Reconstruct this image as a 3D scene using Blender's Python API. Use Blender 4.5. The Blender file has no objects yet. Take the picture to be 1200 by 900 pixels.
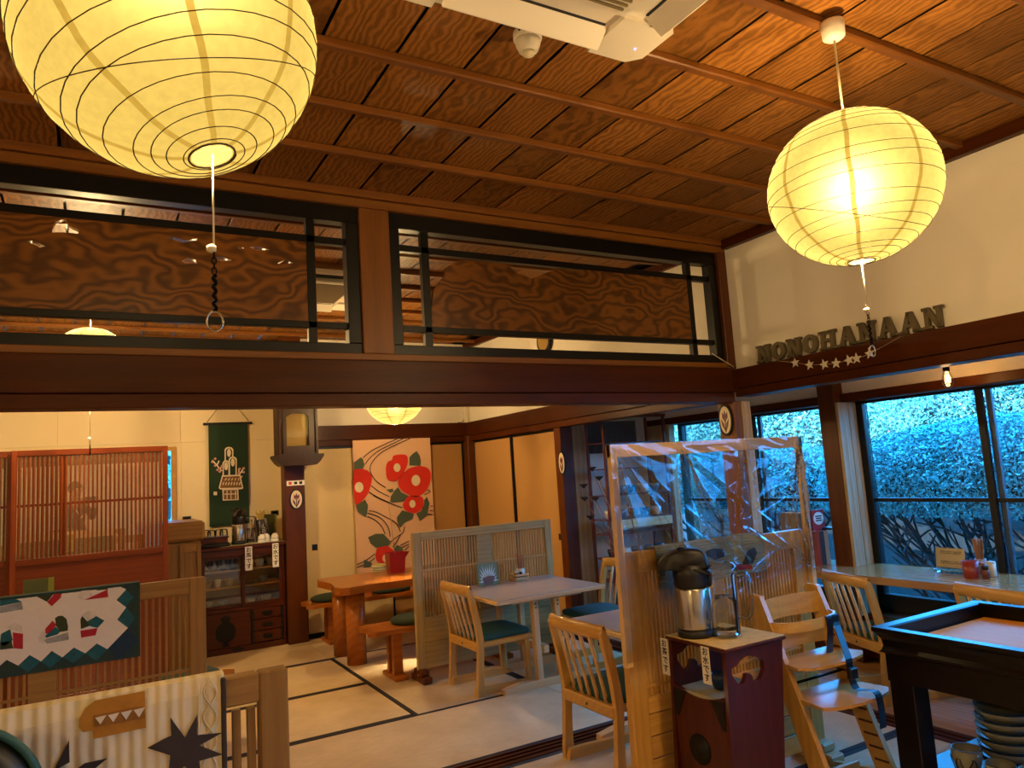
import bpy, bmesh, math, random
import numpy as np
from mathutils import Vector, Matrix, Euler
S = bpy.context.scene
C = S.collection
random.seed(7)
# ---------------------------------------------------------------- camera
H = 1.385                                   # eye height
FPX = 858.95                                # focal length in pixels of a 1200 px wide frame
RM = np.array([[0.86755179, 0.00454786, 0.49732606],     # rows: world axes seen from the camera (right, down, forward)
               [-0.49334678, 0.13443794, 0.85938082],
               [-0.06295115, -0.99091158, 0.11887554]])
cam_d = bpy.data.cameras.new('camera'); cam = bpy.data.objects.new('camera', cam_d); C.objects.link(cam)
cam_d.sensor_width = 36.0; cam_d.lens = FPX / 1200 * 36; cam_d.clip_start = 0.05
cam.matrix_world = Matrix([[RM[i][0], -RM[i][1], -RM[i][2], (0, 0, H)[i]] for i in range(3)] + [[0, 0, 0, 1]])
S.camera = cam
def at(px, py, X=None, Y=None, Z=None):     # the point of a pixel's ray on a plane x=X, y=Y or z=Z
    d = RM @ np.array([px - 600, py - 450, FPX])
    t = X / d[0] if X is not None else Y / d[1] if Y is not None else (Z - H) / d[2]
    return Vector((d[0] * t, d[1] * t, H + d[2] * t))
# ---------------------------------------------------------------- light
S.view_settings.view_transform = 'Standard'; S.view_settings.look = 'None'
S.view_settings.gamma = 1; S.view_settings.use_curve_mapping = False
S.view_settings.exposure = 0.0
S.cycles.transparent_max_bounces = 24
W = bpy.data.worlds.new('sky'); S.world = W; W.use_nodes = True
bg = W.node_tree.nodes['Background']; bg.inputs[0].default_value = (0.035, 0.36, 1.0, 1); bg.inputs[1].default_value = 24.0
sun_d = bpy.data.lights.new('sun', 'SUN'); sun = bpy.data.objects.new('sun', sun_d); C.objects.link(sun)
sun_d.energy = 14.0; sun_d.color = (1.0, 0.97, 0.90); sun_d.angle = 0.01
sun.rotation_euler = Vector((0.76, 0.2, -0.60)).to_track_quat('-Z', 'Y').to_euler(); sun.location = (0, 0, 6)
def portal(name, x, y, z, sx, sy, rot):     # guides the sky's own light through a window opening; gives no light itself
    d = bpy.data.lights.new(name, 'AREA'); d.shape = 'RECTANGLE'; d.size = sx; d.size_y = sy
    d.cycles.is_portal = True
    o = bpy.data.objects.new(name, d); C.objects.link(o); o.location = (x, y, z); o.rotation_euler = rot
portal('window_portal', 4.66, 0.9, 1.1, 1.4, 4.6, (0, math.radians(90), 0))
portal('window_portal', 4.66, 4.2, 1.1, 1.4, 1.7, (0, math.radians(90), 0))
def lamp(name, loc, watts, radius, color):
    d = bpy.data.lights.new(name, 'POINT'); d.energy = watts; d.shadow_soft_size = radius; d.color = color
    o = bpy.data.objects.new(name, d); C.objects.link(o); o.location = loc; return o
WARM = (1.0, 0.60, 0.22)
# ---------------------------------------------------------------- mesh helpers
class MB:
    def __init__(s): s.v = []; s.f = []; s.sm = []
    def add(s, vs, fs, smooth=False, M=None):
        b = len(s.v)
        s.v += [tuple(M @ Vector(p)) if M is not None else tuple(p) for p in vs]
        s.f += [tuple(b + i for i in f) for f in fs]; s.sm += [smooth] * len(fs); return s
    def box(s, x0, x1, y0, y1, z0, z1, c=0.0, M=None):
        if x1 < x0: x0, x1 = x1, x0
        if y1 < y0: y0, y1 = y1, y0
        if z1 < z0: z0, z1 = z1, z0
        c = min(c, (x1-x0)*.45, (y1-y0)*.45, (z1-z0)*.45)
        if c <= 0:
            vs = [(x, y, z) for x in (x0, x1) for y in (y0, y1) for z in (z0, z1)]
            return s.add(vs, [(0,1,3,2),(4,6,7,5),(0,4,5,1),(2,3,7,6),(0,2,6,4),(1,5,7,3)], False, M)
        vs = []; ix = {}
        for sx in (0, 1):
            for sy in (0, 1):
                for sz in (0, 1):
                    X = (x0, x1)[sx]; Y = (y0, y1)[sy]; Z = (z0, z1)[sz]
                    dx = c if sx == 0 else -c; dy = c if sy == 0 else -c; dz = c if sz == 0 else -c
                    for k, p in enumerate(((X, Y+dy, Z+dz), (X+dx, Y, Z+dz), (X+dx, Y+dy, Z))):
                        ix[sx, sy, sz, k] = len(vs); vs.append(p)
        fs = []
        for a in (0, 1):
            o = [(0,0),(0,1),(1,1),(1,0)] if a == 0 else [(0,0),(1,0),(1,1),(0,1)]
            fs.append(tuple(ix[a, p, q, 0] for p, q in o))
            fs.append(tuple(ix[q, a, p, 1] for p, q in o))
            fs.append(tuple(ix[p, q, a, 2] for p, q in o))
        for a in (0, 1):
            for b in (0, 1):
                fs.append((ix[a,b,0,0], ix[a,b,0,1], ix[a,b,1,1], ix[a,b,1,0]))
                fs.append((ix[a,0,b,0], ix[a,1,b,0], ix[a,1,b,2], ix[a,0,b,2]))
                fs.append((ix[0,a,b,1], ix[1,a,b,1], ix[1,a,b,2], ix[0,a,b,2]))
                for d in (0, 1): fs.append((ix[a,b,d,0], ix[a,b,d,1], ix[a,b,d,2]))
        return s.add(vs, fs, False, M)
    def bar(s, p0, p1, w, h, c=0.0, up=(0, 0, 1)):        # box from p0 to p1, w sideways, h along up
        p0 = Vector(p0); p1 = Vector(p1); d = p1 - p0; L = d.length; d.normalize()
        u = Vector(up)
        if abs(u.dot(d)) > .99: u = Vector((1, 0, 0))
        y = u.cross(d).normalized(); z = d.cross(y)
        M = Matrix([[d[i], y[i], z[i], p0[i]] for i in range(3)] + [[0,0,0,1]])
        return s.box(0, L, -w/2, w/2, -h/2, h/2, c, M)
    def prism(s, poly, d, M=None, smooth=False):            # polygon in xy, extruded d along z
        n = len(poly)
        a = sum(poly[i][0]*poly[(i+1)%n][1]-poly[(i+1)%n][0]*poly[i][1] for i in range(n))
        if (a < 0) != (d < 0): poly = list(reversed(poly))
        vs = [(p[0], p[1], 0) for p in poly] + [(p[0], p[1], d) for p in poly]
        fs = [tuple(range(n-1, -1, -1)), tuple(range(n, 2*n))] + [(i, (i+1)%n, n+(i+1)%n, n+i) for i in range(n)]
        return s.add(vs, fs, smooth, M)
    def lathe(s, prof, seg=20, c=(0, 0, 0), M=None, cap=True, smooth=True):
        vs = []; fs = []
        for r, z in prof:
            for k in range(seg):
                t = 2*math.pi*k/seg; vs.append((c[0]+r*math.cos(t), c[1]+r*math.sin(t), c[2]+z))
        for i in range(len(prof)-1):
            for k in range(seg):
                a = i*seg+k; b = i*seg+(k+1)%seg; fs.append((a, b, b+seg, a+seg))
        if cap:
            fs.append(tuple(range(seg-1, -1, -1))); fs.append(tuple(range((len(prof)-1)*seg, len(prof)*seg)))
        return s.add(vs, fs, smooth, M)
    def tube(s, pts, r, seg=8, closed=False, cap=True):
        P = [Vector(p) for p in pts]; n = len(P); vs = []; fs = []
        rr = r if isinstance(r, (list, tuple)) else [r]*n
        ref = None
        for i, p in enumerate(P):
            if closed: d = P[(i+1)%n]-P[i-1]
            else: d = P[min(i+1, n-1)]-P[max(i-1, 0)]
            d.normalize()
            if ref is None: ref = Vector((0,0,1)) if abs(d.z) < .9 else Vector((1,0,0))
            u = (ref - d*ref.dot(d)).normalized(); w = d.cross(u); ref = u
            for k in range(seg):
                t = 2*math.pi*k/seg; vs.append(p + (u*math.cos(t)+w*math.sin(t))*rr[i])
        m = n if closed else n-1
        for i in range(m):
            for k in range(seg):
                a = i*seg+k; b = i*seg+(k+1)%seg; j = ((i+1)%n)*seg
                fs.append((a, b, j+(k+1)%seg, j+k))
        if cap and not closed:
            fs.append(tuple(range(seg-1, -1, -1))); fs.append(tuple(range((n-1)*seg, n*seg)))
        return s.add(vs, fs, True)
    def grid(s, fn, nu, nv, smooth=True):
        vs = [fn(i/nu, j/nv) for j in range(nv+1) for i in range(nu+1)]
        fs = [(j*(nu+1)+i, j*(nu+1)+i+1, (j+1)*(nu+1)+i+1, (j+1)*(nu+1)+i) for j in range(nv) for i in range(nu)]
        return s.add(vs, fs, smooth)
    def mesh(s, name, mat):
        me = bpy.data.meshes.new(name); me.from_pydata(s.v, [], s.f); me.update()
        me.polygons.foreach_set('use_smooth', s.sm)
        if len(s.f) < 4000:
            bm = bmesh.new(); bm.from_mesh(me); bmesh.ops.recalc_face_normals(bm, faces=bm.faces); bm.to_mesh(me); bm.free()
        me.materials.append(mat); return me
    def build(s, name, mat, parent=None, loc=None, rot=None):
        o = bpy.data.objects.new(name, s.mesh(name, mat)); C.objects.link(o)
        if parent is not None: o.parent = parent
        if loc is not None: o.location = loc
        if rot is not None: o.rotation_euler = rot
        return o
def tag(o, label=None, cat=None, group=None, kind=None):
    if label: o['label'] = label
    if cat: o['category'] = cat
    if group: o['group'] = group
    if kind: o['kind'] = kind
    return o
def thing(name, label, cat, loc=(0,0,0), rz=0.0, group=None):
    o = bpy.data.objects.new(name, None); C.objects.link(o); o.empty_display_size = .05
    o.location = loc; o.rotation_euler = (0, 0, rz); return tag(o, label, cat, group)
def inst(o, parent=None, loc=None, rot=None):              # one more piece with the same mesh
    c = o.copy(); C.objects.link(c); c.parent = parent if parent is not None else o.parent
    if loc is not None: c.location = loc
    if rot is not None: c.rotation_euler = rot
    return c
def dup(root, loc, rz, label, group=None):
    def rec(o, par):
        c = o.copy(); C.objects.link(c); c.parent = par
        for ch in [k for k in bpy.data.objects if k.parent == o]: rec(ch, c)
        return c
    r = rec(root, None); r.location = loc; r.rotation_euler = (0, 0, rz); r['label'] = label
    if group: r['group'] = group
    return r
def struct(name, mb, mat, label=None):
    o = mb.build(name, mat); o['kind'] = 'structure'
    if label: o['label'] = label
    return o
def quadM(o, ex, ey):                                      # local frame with x along ex, y along ey
    ex = Vector(ex).normalized(); ey = Vector(ey).normalized(); ez = ex.cross(ey)
    return Matrix([[ex[i], ey[i], ez[i], o[i]] for i in range(3)] + [[0,0,0,1]])
XZ = lambda o: quadM(o, (1,0,0), (0,0,1))                    # drawing plane facing -y
def smoothpoly(P, n=3, closed=True):                       # Catmull-Rom
    out = []; m = len(P)
    for i in range(m if closed else m-1):
        if closed: a, b, c, d = (P[(i+k-1) % m] for k in range(4))
        else: a, b, c, d = P[max(i-1,0)], P[i], P[i+1], P[min(i+2,m-1)]
        for k in range(n):
            t = k/n
            out.append(tuple(.5*(2*b[j]+(c[j]-a[j])*t+(2*a[j]-5*b[j]+4*c[j]-d[j])*t*t+(3*b[j]-a[j]-3*c[j]+d[j])*t**3) for j in range(len(b))))
    if not closed: out.append(tuple(P[-1]))
    return out
def ellipse(cx, cy, rx, ry, n=16): return [(cx+rx*math.cos(2*math.pi*k/n), cy+ry*math.sin(2*math.pi*k/n)) for k in range(n)]
def text_mesh(body, size, depth=.0005):
    cu = bpy.data.curves.new('t', 'FONT'); cu.body = body; cu.size = size; cu.extrude = depth; cu.align_x = 'CENTER'
    cu.resolution_u = 3; cu.offset = size*.018
    o = bpy.data.objects.new('t', cu); C.objects.link(o)
    dg = bpy.context.evaluated_depsgraph_get(); me = bpy.data.meshes.new_from_object(o.evaluated_get(dg))
    bpy.data.objects.remove(o); return me
def text_obj(name, body, size, mat, parent, M, depth=.0005):
    me = text_mesh(body, size, depth); me.materials.clear(); me.materials.append(mat); me.transform(M)
    o = bpy.data.objects.new(name, me); C.objects.link(o); o.parent = parent; return o
# ---------------------------------------------------------------- materials
def newmat(name):
    m = bpy.data.materials.new(name); m.use_nodes = True; nt = m.node_tree
    return m, nt, nt.nodes['Principled BSDF']
def N(nt, t, **kw):
    n = nt.nodes.new(t)
    for k, v in kw.items():
        if k.startswith('i_'): n.inputs[k[2:].replace('_', ' ')].default_value = v
        else: setattr(n, k, v)
    return n
def rgb(h):                                                # sRGB hex to linear
    v = [int(h[i:i+2], 16)/255 for i in (0, 2, 4)]
    return tuple(c/12.92 if c <= .04045 else ((c+.055)/1.055)**2.4 for c in v) + (1,)
def plain(name, col, rough=.5, metal=0, noise=.0, scale=30, bump=0, spec=.5):
    m, nt, b = newmat(name); L = nt.links
    c = rgb(col) if isinstance(col, str) else tuple(col)+(1,)
    b.inputs['Base Color'].default_value = c; b.inputs['Roughness'].default_value = rough; b.inputs['Metallic'].default_value = metal
    b.inputs['Specular IOR Level'].default_value = spec
    if noise or bump:
        tc = N(nt, 'ShaderNodeTexCoord'); no = N(nt, 'ShaderNodeTexNoise', i_Scale=scale, i_Detail=5); L.new(tc.outputs['Object'], no.inputs['Vector'])
        if noise:
            mx = N(nt, 'ShaderNodeMix', data_type='RGBA'); mx.inputs[6].default_value = tuple(x*(1-noise) for x in c[:3])+(1,)
            mx.inputs[7].default_value = tuple(min(1, x*(1+noise)) for x in c[:3])+(1,)
            L.new(no.outputs['Fac'], mx.inputs[0]); L.new(mx.outputs[2], b.inputs['Base Color'])
        if bump:
            bp = N(nt, 'ShaderNodeBump', i_Strength=bump, i_Distance=.002); L.new(no.outputs['Fac'], bp.inputs['Height']); L.new(bp.outputs[0], b.inputs['Normal'])
    return m
def wood(name, dark, light, axis='x', rough=.45, ring=9.0, along=.5, fine=.35, vary=.25, bump=.15, dist=3.0, spec=.28):
    m, nt, b = newmat(name); L = nt.links
    tc = N(nt, 'ShaderNodeTexCoord'); oi = N(nt, 'ShaderNodeObjectInfo')
    off = N(nt, 'ShaderNodeVectorMath', operation='MULTIPLY_ADD'); off.inputs[1].default_value = (1, 1, 1)
    rnd = N(nt, 'ShaderNodeCombineXYZ')
    for k, (mul, out) in enumerate(((.9, 0), (7.3, 1), (23.0, 2))):
        mm = N(nt, 'ShaderNodeMath', operation='MULTIPLY'); mm.inputs[1].default_value = mul if 'xyz'[k] != axis else 37.0
        fr = N(nt, 'ShaderNodeMath', operation='FRACT') if 'xyz'[k] != axis else None
        L.new(oi.outputs['Random'], mm.inputs[0])
        if fr: L.new(mm.outputs[0], fr.inputs[0]); mm2 = N(nt, 'ShaderNodeMath', operation='MULTIPLY'); mm2.inputs[1].default_value = .35; L.new(fr.outputs[0], mm2.inputs[0]); L.new(mm2.outputs[0], rnd.inputs[k])
        else: L.new(mm.outputs[0], rnd.inputs[k])
    L.new(tc.outputs['Object'], off.inputs[0]); L.new(rnd.outputs[0], off.inputs[2])
    mp = N(nt, 'ShaderNodeMapping'); L.new(off.outputs[0], mp.inputs['Vector'])
    mp.inputs['Scale'].default_value = tuple(along if a == axis else 1.0 for a in 'xyz')
    wv = N(nt, 'ShaderNodeTexWave', wave_type='RINGS', rings_direction=axis.upper(), i_Scale=ring, i_Distortion=dist, i_Detail=2.0)
    wv.inputs['Detail Scale'].default_value = 1.3; L.new(mp.outputs[0], wv.inputs['Vector'])
    mp2 = N(nt, 'ShaderNodeMapping'); L.new(off.outputs[0], mp2.inputs['Vector'])
    mp2.inputs['Scale'].default_value = tuple(6.0 if a == axis else 160.0 for a in 'xyz')
    nz = N(nt, 'ShaderNodeTexNoise', i_Scale=1.0, i_Detail=3); L.new(mp2.outputs[0], nz.inputs['Vector'])
    big = N(nt, 'ShaderNodeTexNoise', i_Scale=2.3, i_Detail=2); L.new(off.outputs[0], big.inputs['Vector'])
    f1 = N(nt, 'ShaderNodeMix', data_type='FLOAT'); f1.inputs[0].default_value = fine; L.new(wv.outputs['Fac'], f1.inputs[2]); L.new(nz.outputs['Fac'], f1.inputs[3])
    f2 = N(nt, 'ShaderNodeMix', data_type='FLOAT'); f2.inputs[0].default_value = .25; L.new(f1.outputs[0], f2.inputs[2]); L.new(big.outputs['Fac'], f2.inputs[3])
    cr = N(nt, 'ShaderNodeMix', data_type='RGBA'); cr.inputs[6].default_value = rgb(dark); cr.inputs[7].default_value = rgb(light)
    L.new(f2.outputs[0], cr.inputs[0])
    hs = N(nt, 'ShaderNodeHueSaturation'); L.new(cr.outputs[2], hs.inputs['Color'])
    mr = N(nt, 'ShaderNodeMapRange'); mr.inputs[3].default_value = 1-vary; mr.inputs[4].default_value = 1+vary
    L.new(oi.outputs['Random'], mr.inputs[0]); L.new(mr.outputs[0], hs.inputs['Value']); L.new(hs.outputs[0], b.inputs['Base Color'])
    b.inputs['Roughness'].default_value = rough; b.inputs['Specular IOR Level'].default_value = spec
    if bump:
        bp = N(nt, 'ShaderNodeBump', i_Strength=bump, i_Distance=.002); L.new(f1.outputs[0], bp.inputs['Height']); L.new(bp.outputs[0], b.inputs['Normal'])
    return m
def clear(name, tint=(1,1,1), ior=1.45, refl=1.0, rough=0.0, base=0.0, bump=None):   # thin pane: see-through plus a mirror share by Fresnel
    m = bpy.data.materials.new(name); m.use_nodes = True; nt = m.node_tree; L = nt.links
    nt.nodes.remove(nt.nodes['Principled BSDF']); out = nt.nodes['Material Output']
    tr = N(nt, 'ShaderNodeBsdfTransparent'); tr.inputs[0].default_value = tuple(tint)+(1,)
    gl = N(nt, 'ShaderNodeBsdfGlossy'); gl.inputs['Roughness'].default_value = rough
    fr = N(nt, 'ShaderNodeFresnel', i_IOR=ior); ma = N(nt, 'ShaderNodeMath', operation='MULTIPLY_ADD', use_clamp=True)
    ma.inputs[1].default_value = refl; ma.inputs[2].default_value = base
    L.new(fr.outputs[0], ma.inputs[0]); mx = N(nt, 'ShaderNodeMixShader'); L.new(ma.outputs[0], mx.inputs[0])
    L.new(tr.outputs[0], mx.inputs[1]); L.new(gl.outputs[0], mx.inputs[2]); L.new(mx.outputs[0], out.inputs[0])
    return m
M = {}
M['beam']   = wood('beam_wood', '2c1002', '582806', 'x', .38, 7, .25, .78, .12, .03, spec=.12)
M['beam_y'] = wood('beam_wood_lengthwise', '2c1002', '582806', 'y', .38, 7, .25, .78, .12, .03, spec=.12)
M['post']   = wood('post_wood', '4a2608', '8c5418', 'z', .42, 7, .25, .78, .15, .03)
M['postd']  = wood('dark_post_wood', '3a1804', '6a3408', 'z', .4, 7, .25, .78, .12, .03)
M['ceil']   = wood('ceiling_board_wood', '52300e', '9e662a', 'y', .5, 15, .5, .35, .30, .10, 8.0, spec=.1)
M['batten'] = wood('batten_wood', '4e2a08', '8a521a', 'x', .45, 8, .25, .78, .15, .03)
M['strip']  = wood('ledge_wood', '5a300a', '965e1e', 'x', .45, 8, .25, .78, .15, .03)
M['lacq_seam']   = plain('black_lacquer_and_seam_shade', '0b0705', .38, 0, .2, 20, spec=.25)  # lacquer of the frames; on the ceiling slabs its black stands for seam shadow
M['plank']  = wood('burl_plank_wood', '241004', '8a5418', 'x', .35, 4.5, .6, .3, .1, .10, 26.0)
M['plaster']= plain('cream_plaster', 'e2d8c4', .9, 0, .05, 6, .1)
M['plasw']  = plain('white_plaster', 'dcd3c6', .9, 0, .04, 6, .1)
M['panelw'] = plain('cream_wall_panel', 'dfc99c', .7, 0, .04, 3)
M['fusuma'] = plain('fusuma_paper', 'd8bd86', .85, 0, .04, 40)
M['fusumag']= plain('tan_fusuma_paper', 'b98a4c', .8, 0, .05, 60)
M['black']  = plain('black_plastic', '0c0a09', .4)
M['white']  = plain('white_paper', 'e8e2d6', .7)
M['ink']    = plain('black_ink', '0d0b0a', .8)
M['dblack'] = wood('black_stained_wood', '080504', '170c07', 'y', .32, 8, .3, .78, .1, .03)
M['oak']    = wood('chair_oak', 'a8742c', 'dcab5a', 'x', .3, 9, .3, .78, .08, .03, spec=.5)
M['oakz']   = wood('chair_oak_upright', 'a8742c', 'dcab5a', 'z', .3, 9, .3, .78, .08, .03, spec=.5)
M['pale']   = wood('pale_wood', 'c0935a', 'e6c491', 'x', .45, 9, .3, .78, .08, .03)
M['palez']  = wood('pale_upright_wood', 'c0935a', 'e6c491', 'z', .45, 9, .3, .78, .08, .03)
M['screen'] = wood('screen_wood', '6d4a1e', 'a67a3a', 'x', .5, 10, .3, .78, .1, .03)
M['screenz']= wood('screen_upright_wood', '6d4a1e', 'a67a3a', 'z', .5, 10, .3, .78, .12, .03)
M['red']    = wood('red_brown_wood', '421604', '74300a', 'x', .4, 8, .2, .78, .06, .03)
M['redz']   = wood('red_brown_upright_wood', '461804', '863a0e', 'z', .4, 8, .2, .78, .08, .03)
M['tansu']  = wood('cabinet_wood', '2a0d04', '5e240a', 'x', .3, 8, .25, .78, .08, .03)
M['standw'] = wood('stand_wood', '2c0d08', '5a2115', 'z', .3, 8, .25, .78, .08, .03)
M['slab']   = wood('slab_table_wood', '7a3c0c', 'bd7028', 'x', .22, 7, .25, .78, .05, .03)
M['weath_lit']  = wood('weathered_and_lit_wood', '8a7050', 'c4ab84', 'z', .6, 10, .3, .6, .1, .15)  # weathered boards; also faces where window light is put into the pale colour
M['metal']  = plain('brushed_steel', 'c9c2b6', .22, 1)
M['dmetal'] = plain('dark_metal', '1a1714', .4, 1)
M['iron']   = plain('black_iron', '0a0808', .5, .4)
M['glass']  = clear('window_glass', (.96,.99,1), 1.45, .7)
M['vglass'] = clear('thin_glass', (.97,.98,.98), 1.45, 1.4, .02, .04)
M['wframe'] = plain('dark_window_frame', '14110f', .35, .3)
M['alu']    = plain('grey_window_frame', '4d565c', .35, .7)
M['teal']   = plain('teal_cushion', '1d4a45', .85, 0, .2, 60, .3)
M['green']  = plain('dark_green_cushion', '26331e', .85, 0, .2, 60, .3)
M['cream']  = plain('cream_cotton', 'd9cdb4', .9, 0, .06, 90, .3)
M['acw']    = plain('white_ac_plastic', 'e2d6c0', .5)
# ================================================================ the setting
def tatami_mat_material(name, c0, c1, axis):
    m, nt, b = newmat(name); L = nt.links
    tc = N(nt, 'ShaderNodeTexCoord'); oi = N(nt, 'ShaderNodeObjectInfo')
    wv = N(nt, 'ShaderNodeTexWave', wave_type='BANDS', bands_direction=axis, i_Scale=90, i_Distortion=1.5, i_Detail=1)
    L.new(tc.outputs['Object'], wv.inputs['Vector'])
    mp = N(nt, 'ShaderNodeMapping'); mp.inputs['Scale'].default_value = (260, 12, 1) if axis == 'Y' else (12, 260, 1); L.new(tc.outputs['Object'], mp.inputs['Vector'])
    nz = N(nt, 'ShaderNodeTexNoise', i_Scale=1, i_Detail=2); L.new(mp.outputs[0], nz.inputs['Vector'])
    n2 = N(nt, 'ShaderNodeTexNoise', i_Scale=3, i_Detail=3); L.new(tc.outputs['Object'], n2.inputs['Vector'])
    a = N(nt, 'ShaderNodeMath', operation='MULTIPLY'); L.new(nz.outputs['Fac'], a.inputs[0]); L.new(n2.outputs['Fac'], a.inputs[1])
    a2 = N(nt, 'ShaderNodeMath', operation='MULTIPLY', use_clamp=True); a2.inputs[1].default_value = 2.4; L.new(a.outputs[0], a2.inputs[0])
    cr = N(nt, 'ShaderNodeMix', data_type='RGBA'); cr.inputs[6].default_value = rgb(c0); cr.inputs[7].default_value = rgb(c1); L.new(a2.outputs[0], cr.inputs[0])
    hs = N(nt, 'ShaderNodeHueSaturation'); mr = N(nt, 'ShaderNodeMapRange'); mr.inputs[3].default_value = .92; mr.inputs[4].default_value = 1.08
    L.new(oi.outputs['Random'], mr.inputs[0]); L.new(mr.outputs[0], hs.inputs['Value']); L.new(cr.outputs[2], hs.inputs['Color']); L.new(hs.outputs[0], b.inputs['Base Color'])
    b.inputs['Roughness'].default_value = .5; b.inputs['Specular IOR Level'].default_value = .4
    bp = N(nt, 'ShaderNodeBump', i_Strength=.25, i_Distance=.001); L.new(wv.outputs['Fac'], bp.inputs['Height']); L.new(bp.outputs[0], b.inputs['Normal'])
    return m
M['tatx'] = tatami_mat_material('tatami_weave', 'b49464', 'dfc59a', 'X')
M['taty'] = tatami_mat_material('tatami_weave_crosswise', 'b49464', 'dfc59a', 'Y')
M['heri'] = plain('tatami_edge_cloth', '17100c', .8)
XR, YT, YB, YK, XL, YF = 3.53, 3.33, 6.95, 7.25, -3.4, -2.8    # right wall, transom, fusuma wall, alcove wall, left wall, front wall
XW = 4.62                                                      # window glass plane
ZC = 2.77
floor = struct('floor', MB().box(XL-.1, 4.8, YF-.1, YK+.1, -.16, -.05), M['beam'])
def mat_tatami(x0, x1, y0, y1, along):                         # cloth edging on the two long sides
    g = .002; cx, cy = (x0+x1)/2, (y0+y1)/2; w, d = (x1-x0)/2-g, (y1-y0)/2-g; e = .028
    if along == 'x':
        o = MB().box(-w, w, -d+e, d-e, -.048, 0, .002).build('tatami_mat', M['tatx'], floor, (cx, cy, 0))
        for s in (-1, 1): MB().box(-w, w, s*(d-e), s*d, -.048, .001, .001).build('cloth_edge', M['heri'], o)
    elif along == 'y':
        o = MB().box(-w+e, w-e, -d, d, -.048, 0, .002).build('tatami_mat', M['taty'], floor, (cx, cy, 0))
        for s in (-1, 1): MB().box(s*(w-e), s*w, -d, d, -.048, .001, .001).build('cloth_edge', M['heri'], o)
# back room, rows at y = 3.40 4.265 5.135 6.02 6.93
for (x0, x1) in ((-1.0, .79), (.79, 2.55), (2.55, 3.46)): mat_tatami(x0, x1, 3.405, 4.265, 'x')
for (x0, x1) in ((-1.87, -.1), (-.1, 1.655)):
    mat_tatami(x0, x1, 4.265, 5.135, 'x'); mat_tatami(x0, x1, 5.135, 6.02, 'x')
mat_tatami(1.655, 2.53, 4.265, 6.02, 'y'); mat_tatami(2.53, 3.46, 4.265, 6.02, 'y')
for (x0, x1) in ((-1.87, -.1), (-.1, 1.655), (1.655, 3.46)): mat_tatami(x0, x1, 6.02, 6.93, 'x')
mat_tatami(-2.78, -1.0, 3.405, 4.265, 'x'); mat_tatami(-3.4, -1.87, 4.265, 6.02, 'x')
# front room
for k, y in enumerate((2.385, 1.515, .645, -.225, -1.1)):
    xs = (-3.4, -1.78, -.0, 1.74, 3.49) if k % 2 == 0 else (-3.4, -.9, .86, 2.61, 3.49)
    for a, b in zip(xs[:-1], xs[1:]): mat_tatami(a, b, y, y+.87, 'x')
# thresholds with sliding grooves
t = MB()
for a, b, z in ((3.255, 3.285, .004), (3.285, 3.305, -.012), (3.305, 3.325, .004), (3.325, 3.345, -.012), (3.345, 3.365, .004), (3.365, 3.385, -.012), (3.385, 3.405, .004)):
    t.box(XL, 3.5, a, b, -.05, z, .001)
struct('trim_1', t, M['beam'], 'dark wooden sliding door sill with grooves between the rooms')
t = MB()
for a, b, z in ((3.49, 3.53, .004), (3.53, 3.55, -.012), (3.55, 3.575, .004), (3.575, 3.595, -.012), (3.595, 3.635, .004)):
    t.box(a, b, YF, 5.3, -.05, z, .001)
struct('trim_2', t, M['beam_y'], 'dark wooden sill with grooves beside the window corridor')
M['ply'] = wood('corridor_floor_wood', '9a6a3c', 'c39563', 'y', .3, 8, .15, .4, .12, .03)
pk = MB().box(-.049, .049, YF, 5.28, -.048, -.002, .0015).build('floor_plank', M['ply'], floor, (3.686, 0, 0))
for k in range(1, 10): inst(pk, floor, (3.686+.1*k, 0, 0))
# ceilings: boards along y, battens along x
ceiling = struct('ceiling', MB().box(XL-.1, 3.6, YF-.1, 3.33, ZC+.024, ZC+.06), M['lacq_seam'])  # black slab behind the boards puts shadow into the open seams
bw = .2445; x0 = 1.108 - 19*bw
bd = MB().box(-bw/2+.006, bw/2-.006, YF, 3.30, 0, .004, .001).build('ceiling_board', M['ceil'], ceiling, (x0+bw/2, 0, ZC))
for k in range(1, 29): inst(bd, ceiling, (x0+bw*(k+.5), 0, ZC+.0006*(k % 4)))
bt = MB().box(XL, 3.5, -.018, .018, -.03, 0, .005).build('ceiling_batten', M['batten'], ceiling, (0, 2.85, ZC))
for k in range(1, 16): inst(bt, ceiling, (0, 2.85-.366*k, ZC))
ceiling2 = struct('ceiling_back', MB().box(XL-.1, 3.5, 3.33, YK+.05, ZC+.024, ZC+.06), M['lacq_seam'], 'board ceiling of the back room')  # black backing again, its colour standing for shade in the seams
bd2 = MB().box(-bw/2+.006, bw/2-.006, 3.36, YK, 0, .004, .001).build('ceiling_board', M['ceil'], ceiling2, (x0+bw/2, 0, ZC))
for k in range(1, 28): inst(bd2, ceiling2, (x0+bw*(k+.5), 0, ZC+.0006*(k % 4)))
for k in range(10): inst(bt, ceiling2, (-.04, 3.75+.366*k, ZC))
# unseen roof added over all to block the sun, its eave beyond the windows
struct('roof', MB().box(XL-.6, 5.25, YF-.6, YK+.8, ZC+.055, ZC+.16), M['beam'], 'unseen house roof added to block the sun, with its eave over the windows')
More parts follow.
